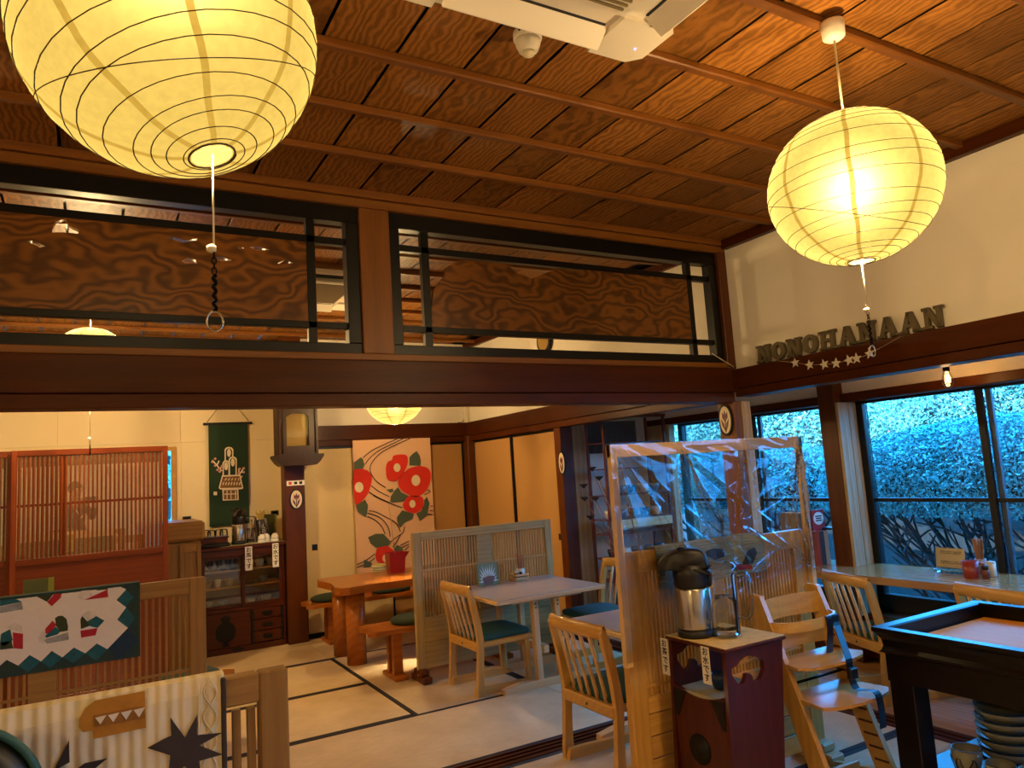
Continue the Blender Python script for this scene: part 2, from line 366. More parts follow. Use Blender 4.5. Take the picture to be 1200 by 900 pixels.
# walls
struct('wall_back_outer', MB().box(1.58, 4.8, YK, YK+.06, -.12, ZC+.1).box(3.62, 3.68, 5.36, YK, -.12, ZC+.1).box(4.72, 4.80, YF-.1, 5.4, 1.78, ZC+.1).box(3.6, 4.8, 5.36, 5.42, -.12, ZC+.1), M['plaster'], 'unseen outer wall added behind the sliding doors to keep sky light out')  # walls out of view, added to stop sky light leaking in
struct('wall_left', MB().box(XL-.1, XL, YF-.1, YK+.1, -.12, ZC+.05), M['plaster'])
struct('wall_front', MB().box(XL, 4.8, YF-.1, YF, -.12, ZC+.05), M['plaster'])
w = MB().box(XR, XR+.06, YF, 3.27, 1.90, ZC)
struct('wall_right', w, M['plaster'], 'cream plaster wall above the corridor lintel')
struct('wall_right_back', MB().box(3.475, 3.53, 3.39, YB, 1.90, ZC), M['plaster'], 'cream plaster wall above the sliding doors')
struct('wall_back', MB().box(1.60, 3.53, YB, YB+.06, 1.90, ZC), M['plaster'], 'cream plaster wall above the fusuma doors')
# alcove wall of butted panels with a pass-through opening
wp = struct('wall_alcove', MB().box(XL, .55, YK, YK+.06, -.12, ZC).box(.66, 1.60, YK, YK+.06, -.12, ZC).box(.55, .66, YK, YK+.06, -.12, 1.08).box(.55, .66, YK, YK+.06, 1.80, ZC), M['panelw'], 'cream panelled wall behind the crockery cabinet')
for (a, b, z0, z1) in ((.70, 1.60, 1.835, ZC), (.70, 1.60, 0, 1.832), (-.25, .697, 1.835, ZC), (-1.2, -.253, 1.835, ZC), (-2.2, -1.203, 0, ZC)):
    MB().box(a, b, YK-.006, YK, z0, z1, .002).build('wall_panel', M['panelw'], wp)
struct('wall_return', MB().box(1.60, 1.64, YB, YK+.06, -.12, ZC), M['panelw'], 'short return wall beside the lantern pillar')
fr = MB().box(.62, .66, YK-.03, YK+.05, 1.05, 1.80, .004).box(.55, .62, YK-.03, YK+.05, 1.765, 1.80, .004).box(.55, .62, YK-.03, YK+.05, 1.05, 1.085, .004)
win3 = struct('window_3', fr, M['oak'], 'wooden framed kitchen window beside the lattice screen')
MB().box(.55, .62, YK+.02, YK+.024, 1.085, 1.765).build('pane', M['glass'], win3)
# outer wall of the corridor (window wall) and its small wall above the windows
struct('wall_window', MB().box(4.50, 4.56, YF, 5.36, 1.775, 2.40).box(4.66, 4.72, YF, 5.36, -.12, .26).box(4.66, 4.72, YF, 5.36, 1.74, 2.3), M['plasw'], 'white strip of wall above the garden windows')
struct('ceiling_corridor', MB().box(3.59, 4.72, YF, 5.36, 2.30, 2.34), M['plasw'], 'white ceiling of the window corridor')
struct('wall_corridor_back', MB().box(3.53, 4.72, 5.30, 5.36, -.12, 2.3), M['plasw'], 'white end wall of the window corridor')
struct('wall_corridor_inner', MB().box(3.535, 3.59, 5.28, YB, -.12, 1.95), M['plasw'], 'back of the sliding door pocket')
# ---- beams
def beam_x(name, x0, x1, yf, zs, label):                       # stepped lintel: list of (z0, z1, front inset, material)
    o = None
    for z0, z1, ins, mk in zs:
        m = MB().box(x0, x1, yf+ins, yf+.15-ins, z0, z1, .003)
        if o is None: o = struct(name, m, M[mk], label)
        else: m.build('lintel_board', M[mk], o)
    return o
beam_x('trim_3', XL, 3.50, 3.255, [(1.792, 1.944, 0, 'beam'), (1.733, 1.790, .015, 'beam'), (1.946, 1.978, .012, 'strip')], 'dark red brown lintel beam under the transom panels')
beam_x('trim_4', XL, 3.53, 3.245, [(2.735, 2.772, 0, 'batten'), (2.69, 2.733, .018, 'strip')], 'double wooden cornice board above the transom panels')
def beam_y(name, y0, y1, xf, xb, zs, label):
    o = None
    for z0, z1, ins, mk in zs:
        m = MB().box(xf+ins, xb, y0, y1, z0, z1, .003)
        if o is None: o = struct(name, m, M[mk], label)
        else: m.build('lintel_board', M[mk], o)
beam_y('trim_5', YF, 3.255, 3.475, 3.62, [(1.812, 1.932, 0, 'beam_y'), (1.760, 1.810, .014, 'beam_y')], 'dark red brown lintel beam under the cream right wall')
beam_y('trim_6', 3.405, YB, 3.42, 3.54, [(1.792, 1.93, 0, 'beam_y'), (1.735, 1.79, .014, 'beam_y')], 'dark lintel beam over the tan sliding doors')
beam_y('trim_7', YF, 3.25, 3.485, 3.54, [(2.71, 2.77, 0, 'beam_y')], 'dark cornice along the top of the cream right wall')
beam_y('trim_8', 3.41, YB, 3.44, 3.48, [(2.71, 2.77, 0, 'beam_y')], 'dark cornice of the back room')
o = struct('trim_9', MB().box(1.69, 3.475, YB-.045, YB+.01, 1.792, 1.93, .003), M['beam'], 'dark lintel beam over the fusuma doors')
MB().box(1.69, 3.475, YB-.03, YB+.01, 1.735, 1.79, .003).build('lintel_board', M['beam'], o)
# window header wood, sill
struct('trim_10', MB().box(4.47, 4.66, YF, 5.3, 1.715, 1.775, .004), M['beam_y'], 'red brown wooden header over the garden windows')
struct('trim_11', MB().box(4.44, 4.70, YF, 5.3, .26, .31, .004).box(4.47, 4.60, YF, 5.3, 0.02, .255, .004), M['beam_y'], 'dark wooden sill below the garden windows')
# ---- posts
def post(name, x0, x1, y0, y1, z0, z1, mk, label): return struct(name, MB().box(x0, x1, y0, y1, z0, z1, .004), M[mk], label)
post('trim_12', 1.105, 1.257, 3.268, 3.40, 1.978, 2.69, 'post', 'short wooden post between the two transom panels')
post('trim_13', 3.458, 3.53, 3.262, 3.40, 1.94, 2.70, 'postd', 'wooden post where the transom meets the right wall')
post('trim_14', -1.20, -1.05, 3.268, 3.40, 1.978, 2.69, 'post', 'short wooden post left of the transom')
pil = post('trim_15', 3.478, 3.62, 3.27, 3.405, 0, 1.735, 'post', 'wooden pillar under the corner of the lintels with an oval plaque')
MB().box(3.54, 3.617, 3.262, 3.272, 0, 1.735, .002).build('pillar_face', M['weath_lit'], pil)  # pale facing; the window light on this side is put into its colour
post('trim_16', 3.44, 3.56, 5.19, 5.29, 0, 1.735, 'postd', 'dark post at the end of the tan sliding doors')
post('trim_17', 3.58, 3.74, 5.215, 5.30, 0, 1.82, 'weath_lit', 'weathered grey post beside the crockery shelf')
post('trim_18', 3.39, 3.475, YB-.10, YB+.02, 0, 1.79, 'postd', 'dark corner post between the fusuma doors')
lp = post('trim_19', 1.515, 1.69, 6.82, 6.97, 0, ZC, 'postd', 'dark brown pillar carrying the wall lantern')
wpst = post('trim_20', 4.40, 4.53, 3.236, 3.366, 0, 2.3, 'postd', 'dark brown post between the garden windows')
for k in range(4): MB().box(4.404+.056*k, 4.458+.056*k, 3.214+.003*(k % 2), 3.236, 0.3, 1.715, .003).build('jamb_board', M['weath_lit'], wpst)  # weathered boards whose pale tone also carries the window light on this side
post('trim_21', 4.46, 4.53, 4.98, 5.30, .3, 1.72, 'weath_lit', 'weathered post at the end of the corridor windows')
post('trim_22', 4.40, 4.53, 1.15, 1.28, 0, 2.3, 'postd', 'dark post nearer the camera between the garden windows')
# ---- garden windows
def window(name, y0, y1, mull, label, mat='wframe'):
    f = MB()
    f.box(4.60, 4.66, y0, y1, 1.70, 1.74, .003).box(4.60, 4.66, y0, y1, .31, .42, .003)
    f.box(4.60, 4.66, y1-.05, y1, .42, 1.70, .003).box(4.60, 4.66, y0, y0+.05, .42, 1.70, .003)
    o = struct(name, f, M[mat], label)
    edges = [y1-.05] + mull + [y0+.05]
    for k, ym in enumerate(mull):
        MB().box(4.595, 4.625, ym-.022, ym+.018, .42, 1.70, .003).build('mullion', M['wframe'], o)
        MB().box(4.63, 4.655, ym-.06, ym-.024, .42, 1.70, .003).build('mullion', M['alu'], o)
    for a, b in zip(edges[:-1], edges[1:]):
        MB().box(4.624, 4.628, b+.01, a-.01, .42, 1.70).build('pane', M['glass'], o)
        MB().box(4.612, 4.64, b, a, 1.03, 1.055, .003).build('glazing_bar', M['wframe'], o)
    return o
window('window_1', 1.28, 3.22, [2.405], 'garden window with dark frame behind the long counter')
window('window_2', 3.37, 5.02, [4.15], 'garden window behind the plastic curtain frame')
window('window_4', YF, 1.15, [-.8], 'garden window of the front corridor nearest the camera')
# ---- sliding doors (fusuma)
def fusuma(name, x0, x1, y, mk, pull, label, axis='x'):
    d = .02; r = .018
    o = bpy.data.objects.new(name, None); C.objects.link(o); o['kind'] = 'structure'; o['label'] = label
    def bx(a, b, z0, z1, t, c=.002):
        return MB().box(a, b, y-t/2, y+t/2, z0, z1, c) if axis == 'x' else MB().box(y-t/2, y+t/2, a, b, z0, z1, c)
    bx(x0+r, x1-r, .02+r, 1.735-r, d).build('paper_panel', M[mk], o)
    for a, b, z0, z1 in ((x0, x0+r, .004, 1.735), (x1-r, x1, .004, 1.735), (x0+r, x1-r, 1.735-r*1.3, 1.735), (x0+r, x1-r, .004, .02+r)):
        bx(a, b, z0, z1, d+.008).build('door_frame', M['lacq_seam'], o)
    if pull is not None:
        bx(pull-.025, pull+.025, .78, .835, d+.006).build('finger_pull', M['black'], o)
    return o
fusuma('door_1', 1.705, 2.56, YB+.005, 'fusuma', 1.80, 'cream fusuma door beside the lantern pillar')
fusuma('door_2', 2.53, 3.39, YB+.033, 'fusumag', None, 'golden fusuma door right of the camellia cloth')
fusuma('door_3', 6.08, 6.86, 3.475, 'fusumag', None, 'tan sliding door in the room corner', 'y')
fusuma('door_4', 5.29, 6.10, 3.50, 'fusumag', 5.37, 'tan sliding door beside the dark post', 'y')
# ================================================================ transom panels (ranma)
def holed(name, outer, holes, depth, mat, parent, M4):         # flat board with holes
    cu = bpy.data.curves.new('c', 'CURVE'); cu.dimensions = '2D'; cu.fill_mode = 'BOTH'; cu.extrude = depth/2
    for P in [outer] + holes:
        sp = cu.splines.new('POLY'); sp.points.add(len(P)-1); sp.use_cyclic_u = True
        for q, p in zip(sp.points, P): q.co = (p[0], p[1], 0, 1)
    o = bpy.data.objects.new('c', cu); C.objects.link(o)
    dg = bpy.context.evaluated_depsgraph_get(); me = bpy.data.meshes.new_from_object(o.evaluated_get(dg)); bpy.data.objects.remove(o)
    me.transform(M4); me.materials.clear(); me.materials.append(mat)
    r = bpy.data.objects.new(name, me); C.objects.link(r); r.parent = parent; return r
def transom(x0, x1, v0, v1, label, outer, holes):
    t = thing('transom_panel', label, 'transom', (0, 3.32, 0), 0, 'transom panels over the lintel'); y0, y1 = -.035, .03
    def fb(a, b, z0, z1): MB().box(a, b, y0, y1, z0, z1, .003).build('frame_bar', M['lacq_seam'], t)
    fb(x0, x1, 2.612, 2.69); fb(x0, x1, 1.978, 2.028); fb(x0, x0+.055, 2.028, 2.612); fb(x1-.062, x1, 2.028, 2.612)
    def ib(a, b, z0, z1): MB().box(a, b, -.018, .018, z0, z1, .002).build('lattice_bar', M['lacq_seam'], t)
    ib(x0+.055, x1-.062, 2.503, 2.537); ib(x0+.055, x1-.062, 2.097, 2.128)
    ib(v0-.02, v0+.02, 2.028, 2.612); ib(v1-.02, v1+.02, 2.028, 2.612)
    holed('carved_plank', outer, holes, .03, M['plank'], t, XZ((0, 0, 0)))
    return t
def pxz(P, s, ox, oy, Y):                                      # picture outline onto a wall-parallel plane
    return [(q.x, q.z) for q in (at(ox+x/s, oy+y/s, Y=Y) for x, y in P)]
s4 = lambda P: pxz(P, 2.667, 0, 180, 3.32)
H_L = [[(162,240),(175,215),(205,207),(215,228),(247,243),(245,254),(200,250),(165,250)], [(83,275),(110,278),(143,293),(125,297),(95,282)],
       [(513,266),(545,265),(575,275),(615,268),(612,276),(570,282),(530,270)], [(567,338),(585,328),(610,335),(615,347),(570,345)],
       [(660,327),(690,325),(723,337),(690,340)], [(778,295),(800,293),(843,304),(800,306)], [(865,345),(890,335),(915,345),(870,350)], [(740,296),(755,294),(762,300),(748,303)]]
transom(-1.05, 1.105, -.86, .879, 'left transom panel with a burl plank pierced by small holes', [(-.88, 2.10), (.90, 2.10), (.90, 2.49), (.80, 2.525), (-.88, 2.525)], [s4(h) for h in H_L])
s5 = lambda P: pxz(P, 2.4, 400, 180, 3.32)
edge = s5([(258,385),(275,362),(290,345),(292,322),(312,310),(340,304),(400,308),(450,312),(472,322),(490,338),(512,345),(530,354),(548,348),(570,338),(600,328),(630,326),(660,330)])
transom(1.257, 3.458, 1.455, 3.235, 'right transom panel with a live edged burl plank', [(1.45, 2.10)] + [(x, min(z, 2.53)) for x, z in edge] + [(2.62, 2.525), (3.25, 2.525), (3.25, 2.10)], [])
# ================================================================ paper lanterns
def paper_mat(name, e, col):
    m = bpy.data.materials.new(name); m.use_nodes = True; nt = m.node_tree; L = nt.links
    nt.nodes.remove(nt.nodes['Principled BSDF']); out = nt.nodes['Material Output']
    tc = N(nt, 'ShaderNodeTexCoord'); nz = N(nt, 'ShaderNodeTexNoise', i_Scale=60, i_Detail=4); L.new(tc.outputs['Object'], nz.inputs['Vector'])
    mr = N(nt, 'ShaderNodeMapRange'); mr.inputs[3].default_value = e*.8; mr.inputs[4].default_value = e*1.2; L.new(nz.outputs['Fac'], mr.inputs[0])
    em = N(nt, 'ShaderNodeEmission'); em.inputs[0].default_value = col+(1,); L.new(mr.outputs[0], em.inputs[1])
    rf = N(nt, 'ShaderNodeBsdfRefraction', i_Roughness=.8, i_IOR=1.5); rf.inputs[0].default_value = (.9, .68, .24, 1)
    tr = N(nt, 'ShaderNodeBsdfTransparent'); tr.inputs[0].default_value = (1, .86, .6, 1)
    df = N(nt, 'ShaderNodeBsdfDiffuse'); df.inputs[0].default_value = (.02, .018, .01, 1)
    m1 = N(nt, 'ShaderNodeMixShader'); m1.inputs[0].default_value = .0045; L.new(df.outputs[0], m1.inputs[1]); L.new(rf.outputs[0], m1.inputs[2])
    m2 = N(nt, 'ShaderNodeMixShader'); m2.inputs[0].default_value = .10; L.new(m1.outputs[0], m2.inputs[1]); L.new(tr.outputs[0], m2.inputs[2])
    ad = N(nt, 'ShaderNodeAddShader'); L.new(m2.outputs[0], ad.inputs[0]); L.new(em.outputs[0], ad.inputs[1]); L.new(ad.outputs[0], out.inputs[0])
    return m
M['paper'] = paper_mat('glowing_lantern_paper', .76, (1.0, .655, .125))
M['paper2'] = paper_mat('doubled_lantern_paper', .58, (1.0, .58, .08))
M['wire'] = plain('bamboo_wire', '4a3a18', .7)
M['cord'] = plain('cream_cord', 'd8c9a0', .7)
def lantern(loc, R, ztop, label, bulb, cordlen=.25, turn=0.0, chain=True, lift=.0, tilt=.0):
    t = thing('paper_lantern', label, 'lantern', loc, 0, 'round paper lanterns')
    k = .94
    TR = Matrix.Rotation(-tilt, 4, Vector((.497, .859, 0)).normalized()); sh = []
    prof = [(R*math.sin(a)*(1+.004*math.sin(a*44)), -R*k*math.cos(a)) for a in [math.radians(8+171.5*i/60) for i in range(61)]]
    sh.append(MB().lathe(prof, 48, cap=False).build('paper_shade', M['paper'], t))
    for j in range(8):
        ph = turn + j*math.pi/4
        def st(u, v, ph=ph):
            a = math.radians(8+164*v); r = R*1.006*math.sin(a); w = .009 + .004*math.sin(a)
            c, s_ = math.cos(ph), math.sin(ph); off = (u-.5)*w + .002*math.sin(v*31+ph*7)
            return (r*c-off*s_, r*s_+off*c, -R*k*1.006*math.cos(a))
        sh.append(MB().grid(st, 1, 24).build('paper_seam', M['paper2'], t))
    sp = []
    for i in range(19*36+1):
        f = i/(19*36); f = .45*f+.55*(.5-.5*math.cos(math.pi*f)); a = math.radians(9 + 163*f); q = 2*math.pi*i/36
        a += .05*math.sin(q*.71+1.3)*math.sin(a)
        sp.append((R*1.008*math.sin(a)*math.cos(q), R*1.008*math.sin(a)*math.sin(q), -R*k*1.008*math.cos(a)))
    xw = [Matrix.Rotation(.42, 3, 'X') @ Vector((.93*math.cos(q), .93*math.sin(q), -.367)) for q in [2*math.pi*i/60 for i in range(60)]]
    sh.append(MB().tube([(R*1.009*p.x, R*1.009*p.y, R*k*1.009*p.z) for p in xw], .0010, 4, True).build('loose_wire', M['wire'], t))
    sh.append(MB().tube(sp, .0011, 4).build('wire_rib', M['wire'], t))
    a = math.radians(9)
    sh.append(MB().tube([(R*math.sin(a)*math.cos(q), R*math.sin(a)*math.sin(q), -R*k*math.cos(a)-.001) for q in [2*math.pi*i/24 for i in range(24)]], .002, 6, True).build('bottom_ring', M['wire'], t))
    for o_ in sh: o_.matrix_local = TR
    bp = TR @ Vector((0, 0, -R*k)); tp_ = TR @ Vector((0, 0, R*k))
    MB().tube([tuple(tp_*.98), (0, 0, ztop)], .0035, 6).build('cord', M['cord'], t)
    MB().lathe([(.0, 0), (.022, .003), (.034, .012), (.036, .05), (.036, .062)], 18, (0, 0, ztop-.06)).build('ceiling_cap', M['acw'], t)
    zb = bp.z; bx_, by_ = bp.x, bp.y
    MB().tube([(bx_, by_, zb+.004), (bx_, by_, zb-cordlen)], .0016, 6).build('pull_cord', M['cord'], t)
    if chain:
        z = zb-cordlen; e = .8
        MB().lathe([(.003, -.007), (.008, -.004), (.008, .004), (.003, .007)], 10, (bx_-.004, by_, z)).build('cord_bead', M['cord'], t)
        ch = MB()
        for i in range(4): ch.tube([(bx_+(.004*math.cos(q) if i % 2 else 0), by_+(0 if i % 2 else .004*math.cos(q)), z-.012-.009*i+.0065*math.sin(q)) for q in [2*math.pi*j/8 for j in range(8)]], .0012, 4, True)
        ch.build('chain', M['dmetal'], t)
        MB().tube([(bx_+.0026*math.cos(i*1.1), by_+.0026*math.sin(i*1.1), z-.045-i*.0026) for i in range(26)], .0036, 5).build('braided_cord', M['dmetal'], t)
        zr = z-.127
        MB().tube([(bx_+.013*math.cos(q), by_, zr+.017*math.sin(q)) for q in [2*math.pi*j/16 for j in range(16)]], .002, 6, True).build('pull_ring', M['metal'], t)
    if bulb:
        l = lamp('lantern_bulb', (0, 0, lift), bulb, .026, (1.0, .81, .54)); l.parent = t
    return t
c1 = at(968, 30, Z=2.74)
lantern((2.045, 1.352, 2.19), .25, 2.74-2.19, 'white capped paper lantern glowing in front of the cream right wall', 330, .15, -.20)
lantern((.121, 1.335, 2.186), .25, ZC-2.186, 'large paper lantern nearest the camera at upper left', 170, .165, -.087, lift=.13, tilt=math.radians(17))
lantern((2.13, 5.60, 2.05), .24, ZC-2.05, 'paper lantern hanging in the back room before the camellia cloth', 480, .0, .1)
p4 = at(106, 424, Y=5.5)
lantern(tuple(p4), .24, ZC-p4.z, 'paper lantern hidden behind the left transom, its pull cord showing below the lintel', 1000, .28, .5)
lantern((-1.9, -.6, 2.19), .25, ZC-2.19, 'unseen paper lantern added behind the camera on the left as fill light', 620, .2)  # extra lamp out of view, added to fill the front room
lantern((2.05, -1.0, 2.19), .25, ZC-2.19, 'unseen paper lantern added behind the camera on the right as fill light', 620, .2)  # also out of view, added to fill from the right
lantern((-.98, 4.25, 2.25), .24, ZC-2.25, 'unseen paper lantern added left of the picture behind the transom as fill light', 330, .2)  # added out of frame to brighten the back room ceiling
# ================================================================ ceiling cassette units, detector
def cassette(loc, label):
    t = thing('air_conditioner', label, 'air conditioner', loc, 0, 'ceiling air conditioners')
    a, c = .455, .10
    octo = [(-a, -a+c), (-a+c, -a), (a-c, -a), (a, -a+c), (a, a-c), (a-c, a), (-a+c, a), (-a, a-c)]
    full = [(-a, -a), (a, -a), (a, a), (-a, a)]
    MB().prism(full, .03, Matrix.Translation((0, 0, -.03))).build('panel', M['acw'], t)
    MB().prism([(-.27, -.27), (.27, -.27), (.27, .27), (-.27, .27)], .012, Matrix.Translation((0, 0, -.043))).build('grille_frame', M['acw'], t)
    sl = MB().box(-.24, .24, -.004, .004, -.006, 0, .001).build('grille_slat', M['grille'], t, (0, -.24, -.044))
    for k in range(1, 25): inst(sl, t, (0, -.24+.02*k, -.044))
    for k in range(4):
        R4 = Matrix.Rotation(k*math.pi/2, 4, 'Z')
        MB().box(-.25, .25, .335, .42, -.033, -.028, 0, R4).build('air_slot', M['black'], t)
        MB().box(-.265, .265, -.042, .042, -.004, .004, .003).build('louvre_flap', M['acw'], t, R4 @ Vector((0, .372, -.05)), (R4 @ Matrix.Rotation(math.radians(-38), 4, 'X')).to_euler())
        MB().prism([(.27, .27), (.46, .27), (.46, .42), (.42, .46), (.27, .46)], .016, R4 @ Matrix.Translation((0, 0, -.046))).build('corner_cover', M['acw'], t)
    MB().lathe([(.004, 0), (.004, .003)], 8, (.40, .385, -.049)).build('indicator_light', M['blueled'], t)
    return t
M['grille'] = plain('beige_grille', '7d6a44', .6)
m, nt, b = newmat('blue_indicator'); b.inputs['Emission Color'].default_value = (.1, .2, 1, 1); b.inputs['Emission Strength'].default_value = 3; M['blueled'] = m
cassette((1.095, 1.285, ZC-.028), 'white ceiling cassette air conditioner in front of the transom')
cassette((1.30, 4.95, ZC-.028), 'white ceiling air conditioner seen through the transom in the back room')
t = thing('smoke_detector', 'small beige heat detector on the ceiling boards', 'detector', (1.20, 1.835, ZC))
MB().lathe([(.046, 0), (.046, -.022), (.044, -.026)], 22).build('base', M['acw'], t)
MB().lathe([(.041, -.026), (.040, -.04), (.031, -.062), (.026, -.066)], 22).build('housing', M['acw'], t)
MB().lathe([(.022, -.066), (.018, -.076), (.006, -.082)], 16).build('sensor_cap', M['cord'], t)
for k in range(3): MB().lathe([(.0035, 0), (.0035, .004)], 8, M=Matrix.Rotation(k*2.1+3.6, 4, 'Z') @ Matrix.Translation((.0455, 0, -.012)) @ Matrix.Rotation(math.pi/2, 4, 'Y')).build('screw', M['black'], t)
# ================================================================ letters standing on the lintel
M['letter'] = plain('grey_foam_letter', '5d5138', .9, 0, .15, 80, .4)
def stroke(m, x0, y0, x1, y1, w, d, M4): # slanted bar of horizontal width w
    m.prism([(x0-w/2, y0), (x0+w/2, y0), (x1+w/2, y1), (x1-w/2, y1)], d, M4)
def letter(ch, w, h, d):
    m = MB(); I4 = Matrix.Identity(4); st = w*.21; sf = h*.13
    if ch == 'N':
        for x in (.22, .80): m.box(x*w-st/2, x*w+st/2, 0, h, 0, d)
        stroke(m, .22*w, h, .80*w, 0, st*1.25, d, I4)
        m.box(0, .46*w, 0, sf, 0, d); m.box(0, .34*w, h-sf, h, 0, d); m.box(.58*w, w*1.02, h-sf, h, 0, d)
    elif ch == 'H':
        for x in (.23, .77):
            m.box(x*w-st/2, x*w+st/2, 0, h, 0, d); m.box(x*w-.23*w, x*w+.23*w, 0, sf, 0, d); m.box(x*w-.23*w, x*w+.23*w, h-sf, h, 0, d)
        m.box(.23*w, .77*w, h*.42, h*.58, 0, d)
    elif ch == 'A':
        stroke(m, .18*w, 0, .5*w, h, st, d, I4); stroke(m, .82*w, 0, .5*w, h, st*1.3, d, I4)
        m.box(.28*w, .74*w, h*.27, h*.41, 0, d); m.box(.0, .36*w, 0, sf, 0, d); m.box(.62*w, w, 0, sf, 0, d)
    else:
        n = 24; vs = []; fs = []
        for rr, z in (((.5, .5), 0), ((.22, .3), 0), ((.22, .3), d), ((.5, .5), d)):
            for k in range(n): q = 2*math.pi*k/n; vs.append((.5*w+rr[0]*w*math.cos(q), .5*h+rr[1]*h*math.sin(q), z))
        for k in range(n):
            j = (k+1) % n
            for a in range(4): b2 = (a+1) % 4; fs.append((a*n+k, a*n+j, b2*n+j, b2*n+k))
        m.add(vs, fs)
    return m
ORD = ['first', 'second', 'third', 'fourth', 'fifth', 'sixth', 'seventh', 'eighth', 'ninth', 'tenth']
y = 3.06
for k, ch in enumerate('NONOHANAAN'):
    w = {'N': .102, 'O': .098, 'H': .108, 'A': .108}[ch]; h = .105
    o = letter(ch, w, h, .022).build('wall_letter', M['letter'], None, (3.508, y, 1.939))
    o.matrix_world = Matrix.Translation((3.508, y, 1.939)) @ quadM((0, 0, 0), (0, -1, 0), (0.03, 0, 1))
    tag(o, 'grey standing letter %s, %s letter of the row on the right lintel' % (ch, ORD[k]), 'letter', 'letters standing on the lintel')
    y -= w + .0105
# star garland
g = thing('star_garland', 'string of seven white wooden stars on the right lintel', 'garland', (3.466, 2.5, 1.86))
P7 = [(932,425),(949,427.6),(966,427),(980,425.6),(995,422),(1004,420),(1019.6,414)]
A0, A1 = at(912, 423, X=3.466), at(1057, 393.6, X=3.466); base = Vector((3.466, 2.5, 1.86))
pts = [A0-base] + [at(x, y, X=3.466)-base for x, y in P7] + [A1-base]
MB().tube(smoothpoly([tuple(p) for p in pts], 3, False), .0008, 5).build('string', M['cord'], g)
M['starw'] = plain('white_star', 'cfc4ae', .8)
sp = [((.030 if k % 2 == 0 else .0125)*math.sin(k*math.pi/5), (.030 if k % 2 == 0 else .0125)*math.cos(k*math.pi/5)) for k in range(10)]
s0 = None
for k, p in enumerate(pts[1:-1]):
    M4 = quadM((0, 0, 0), (0, -1, 0), (0, 0, 1))
    if s0 is None: s0 = MB().prism(sp, .004, M4).build('star', M['starw'], g, p)
    else: s0_ = inst(s0, g, p, (random.uniform(-.3, .3), 0, 0))
for p in (pts[0], pts[-1]): MB().lathe([(.004, 0), (.004, .004)], 8, M=Matrix.Translation(p) @ Matrix.Rotation(math.pi/2, 4, 'Y')).build('pin', M['metal'], g)
# thin white cable from the transom to the lintel corner
o = MB().tube(smoothpoly([tuple(at(834, 414, Y=3.27)), tuple(at(842, 419, Y=3.25)), tuple(at(860, 430, Y=3.25))], 4, False), .0025, 6).build('cable', M['cord'])
tag(o, 'thin pale cable at the right end of the transom', 'cable')
# edison bulb in the corridor
t = thing('edison_bulb', 'lit filament bulb hanging before the corner of the garden window', 'light bulb', (4.2, 2.345, 1.70))
M['filament'] = newmat('glowing_filament')[0]; b = M['filament'].node_tree.nodes['Principled BSDF']; b.inputs['Emission Color'].default_value = (1, .55, .16, 1); b.inputs['Emission Strength'].default_value = 30
M['amber'] = clear('amber_glass', (1, .90, .7), 1.45, .4)
MB().lathe([(.004, 0), (.018, .004), (.030, .025), (.031, .045), (.024, .075), (.016, .098)], 20).build('glass_bulb', M['amber'], t)
MB().lathe([(.017, .095), (.018, .10), (.018, .135), (.012, .142)], 16).build('socket', M['dmetal'], t)
MB().tube([(0, 0, .14), (0, 0, .60)], .003, 6).build('cord', M['black'], t)
fl = MB()
for k in range(6): q = k*math.pi/3; fl.tube([(.012*math.cos(q), .012*math.sin(q), .03), (.009*math.cos(q+.4), .009*math.sin(q+.4), .075)], .0016, 5)
fl.build('filament', M['filament'], t)
l = lamp('bulb_glow', (0, 0, .05), 4.5, .02, (1, .55, .18)); l.parent = t
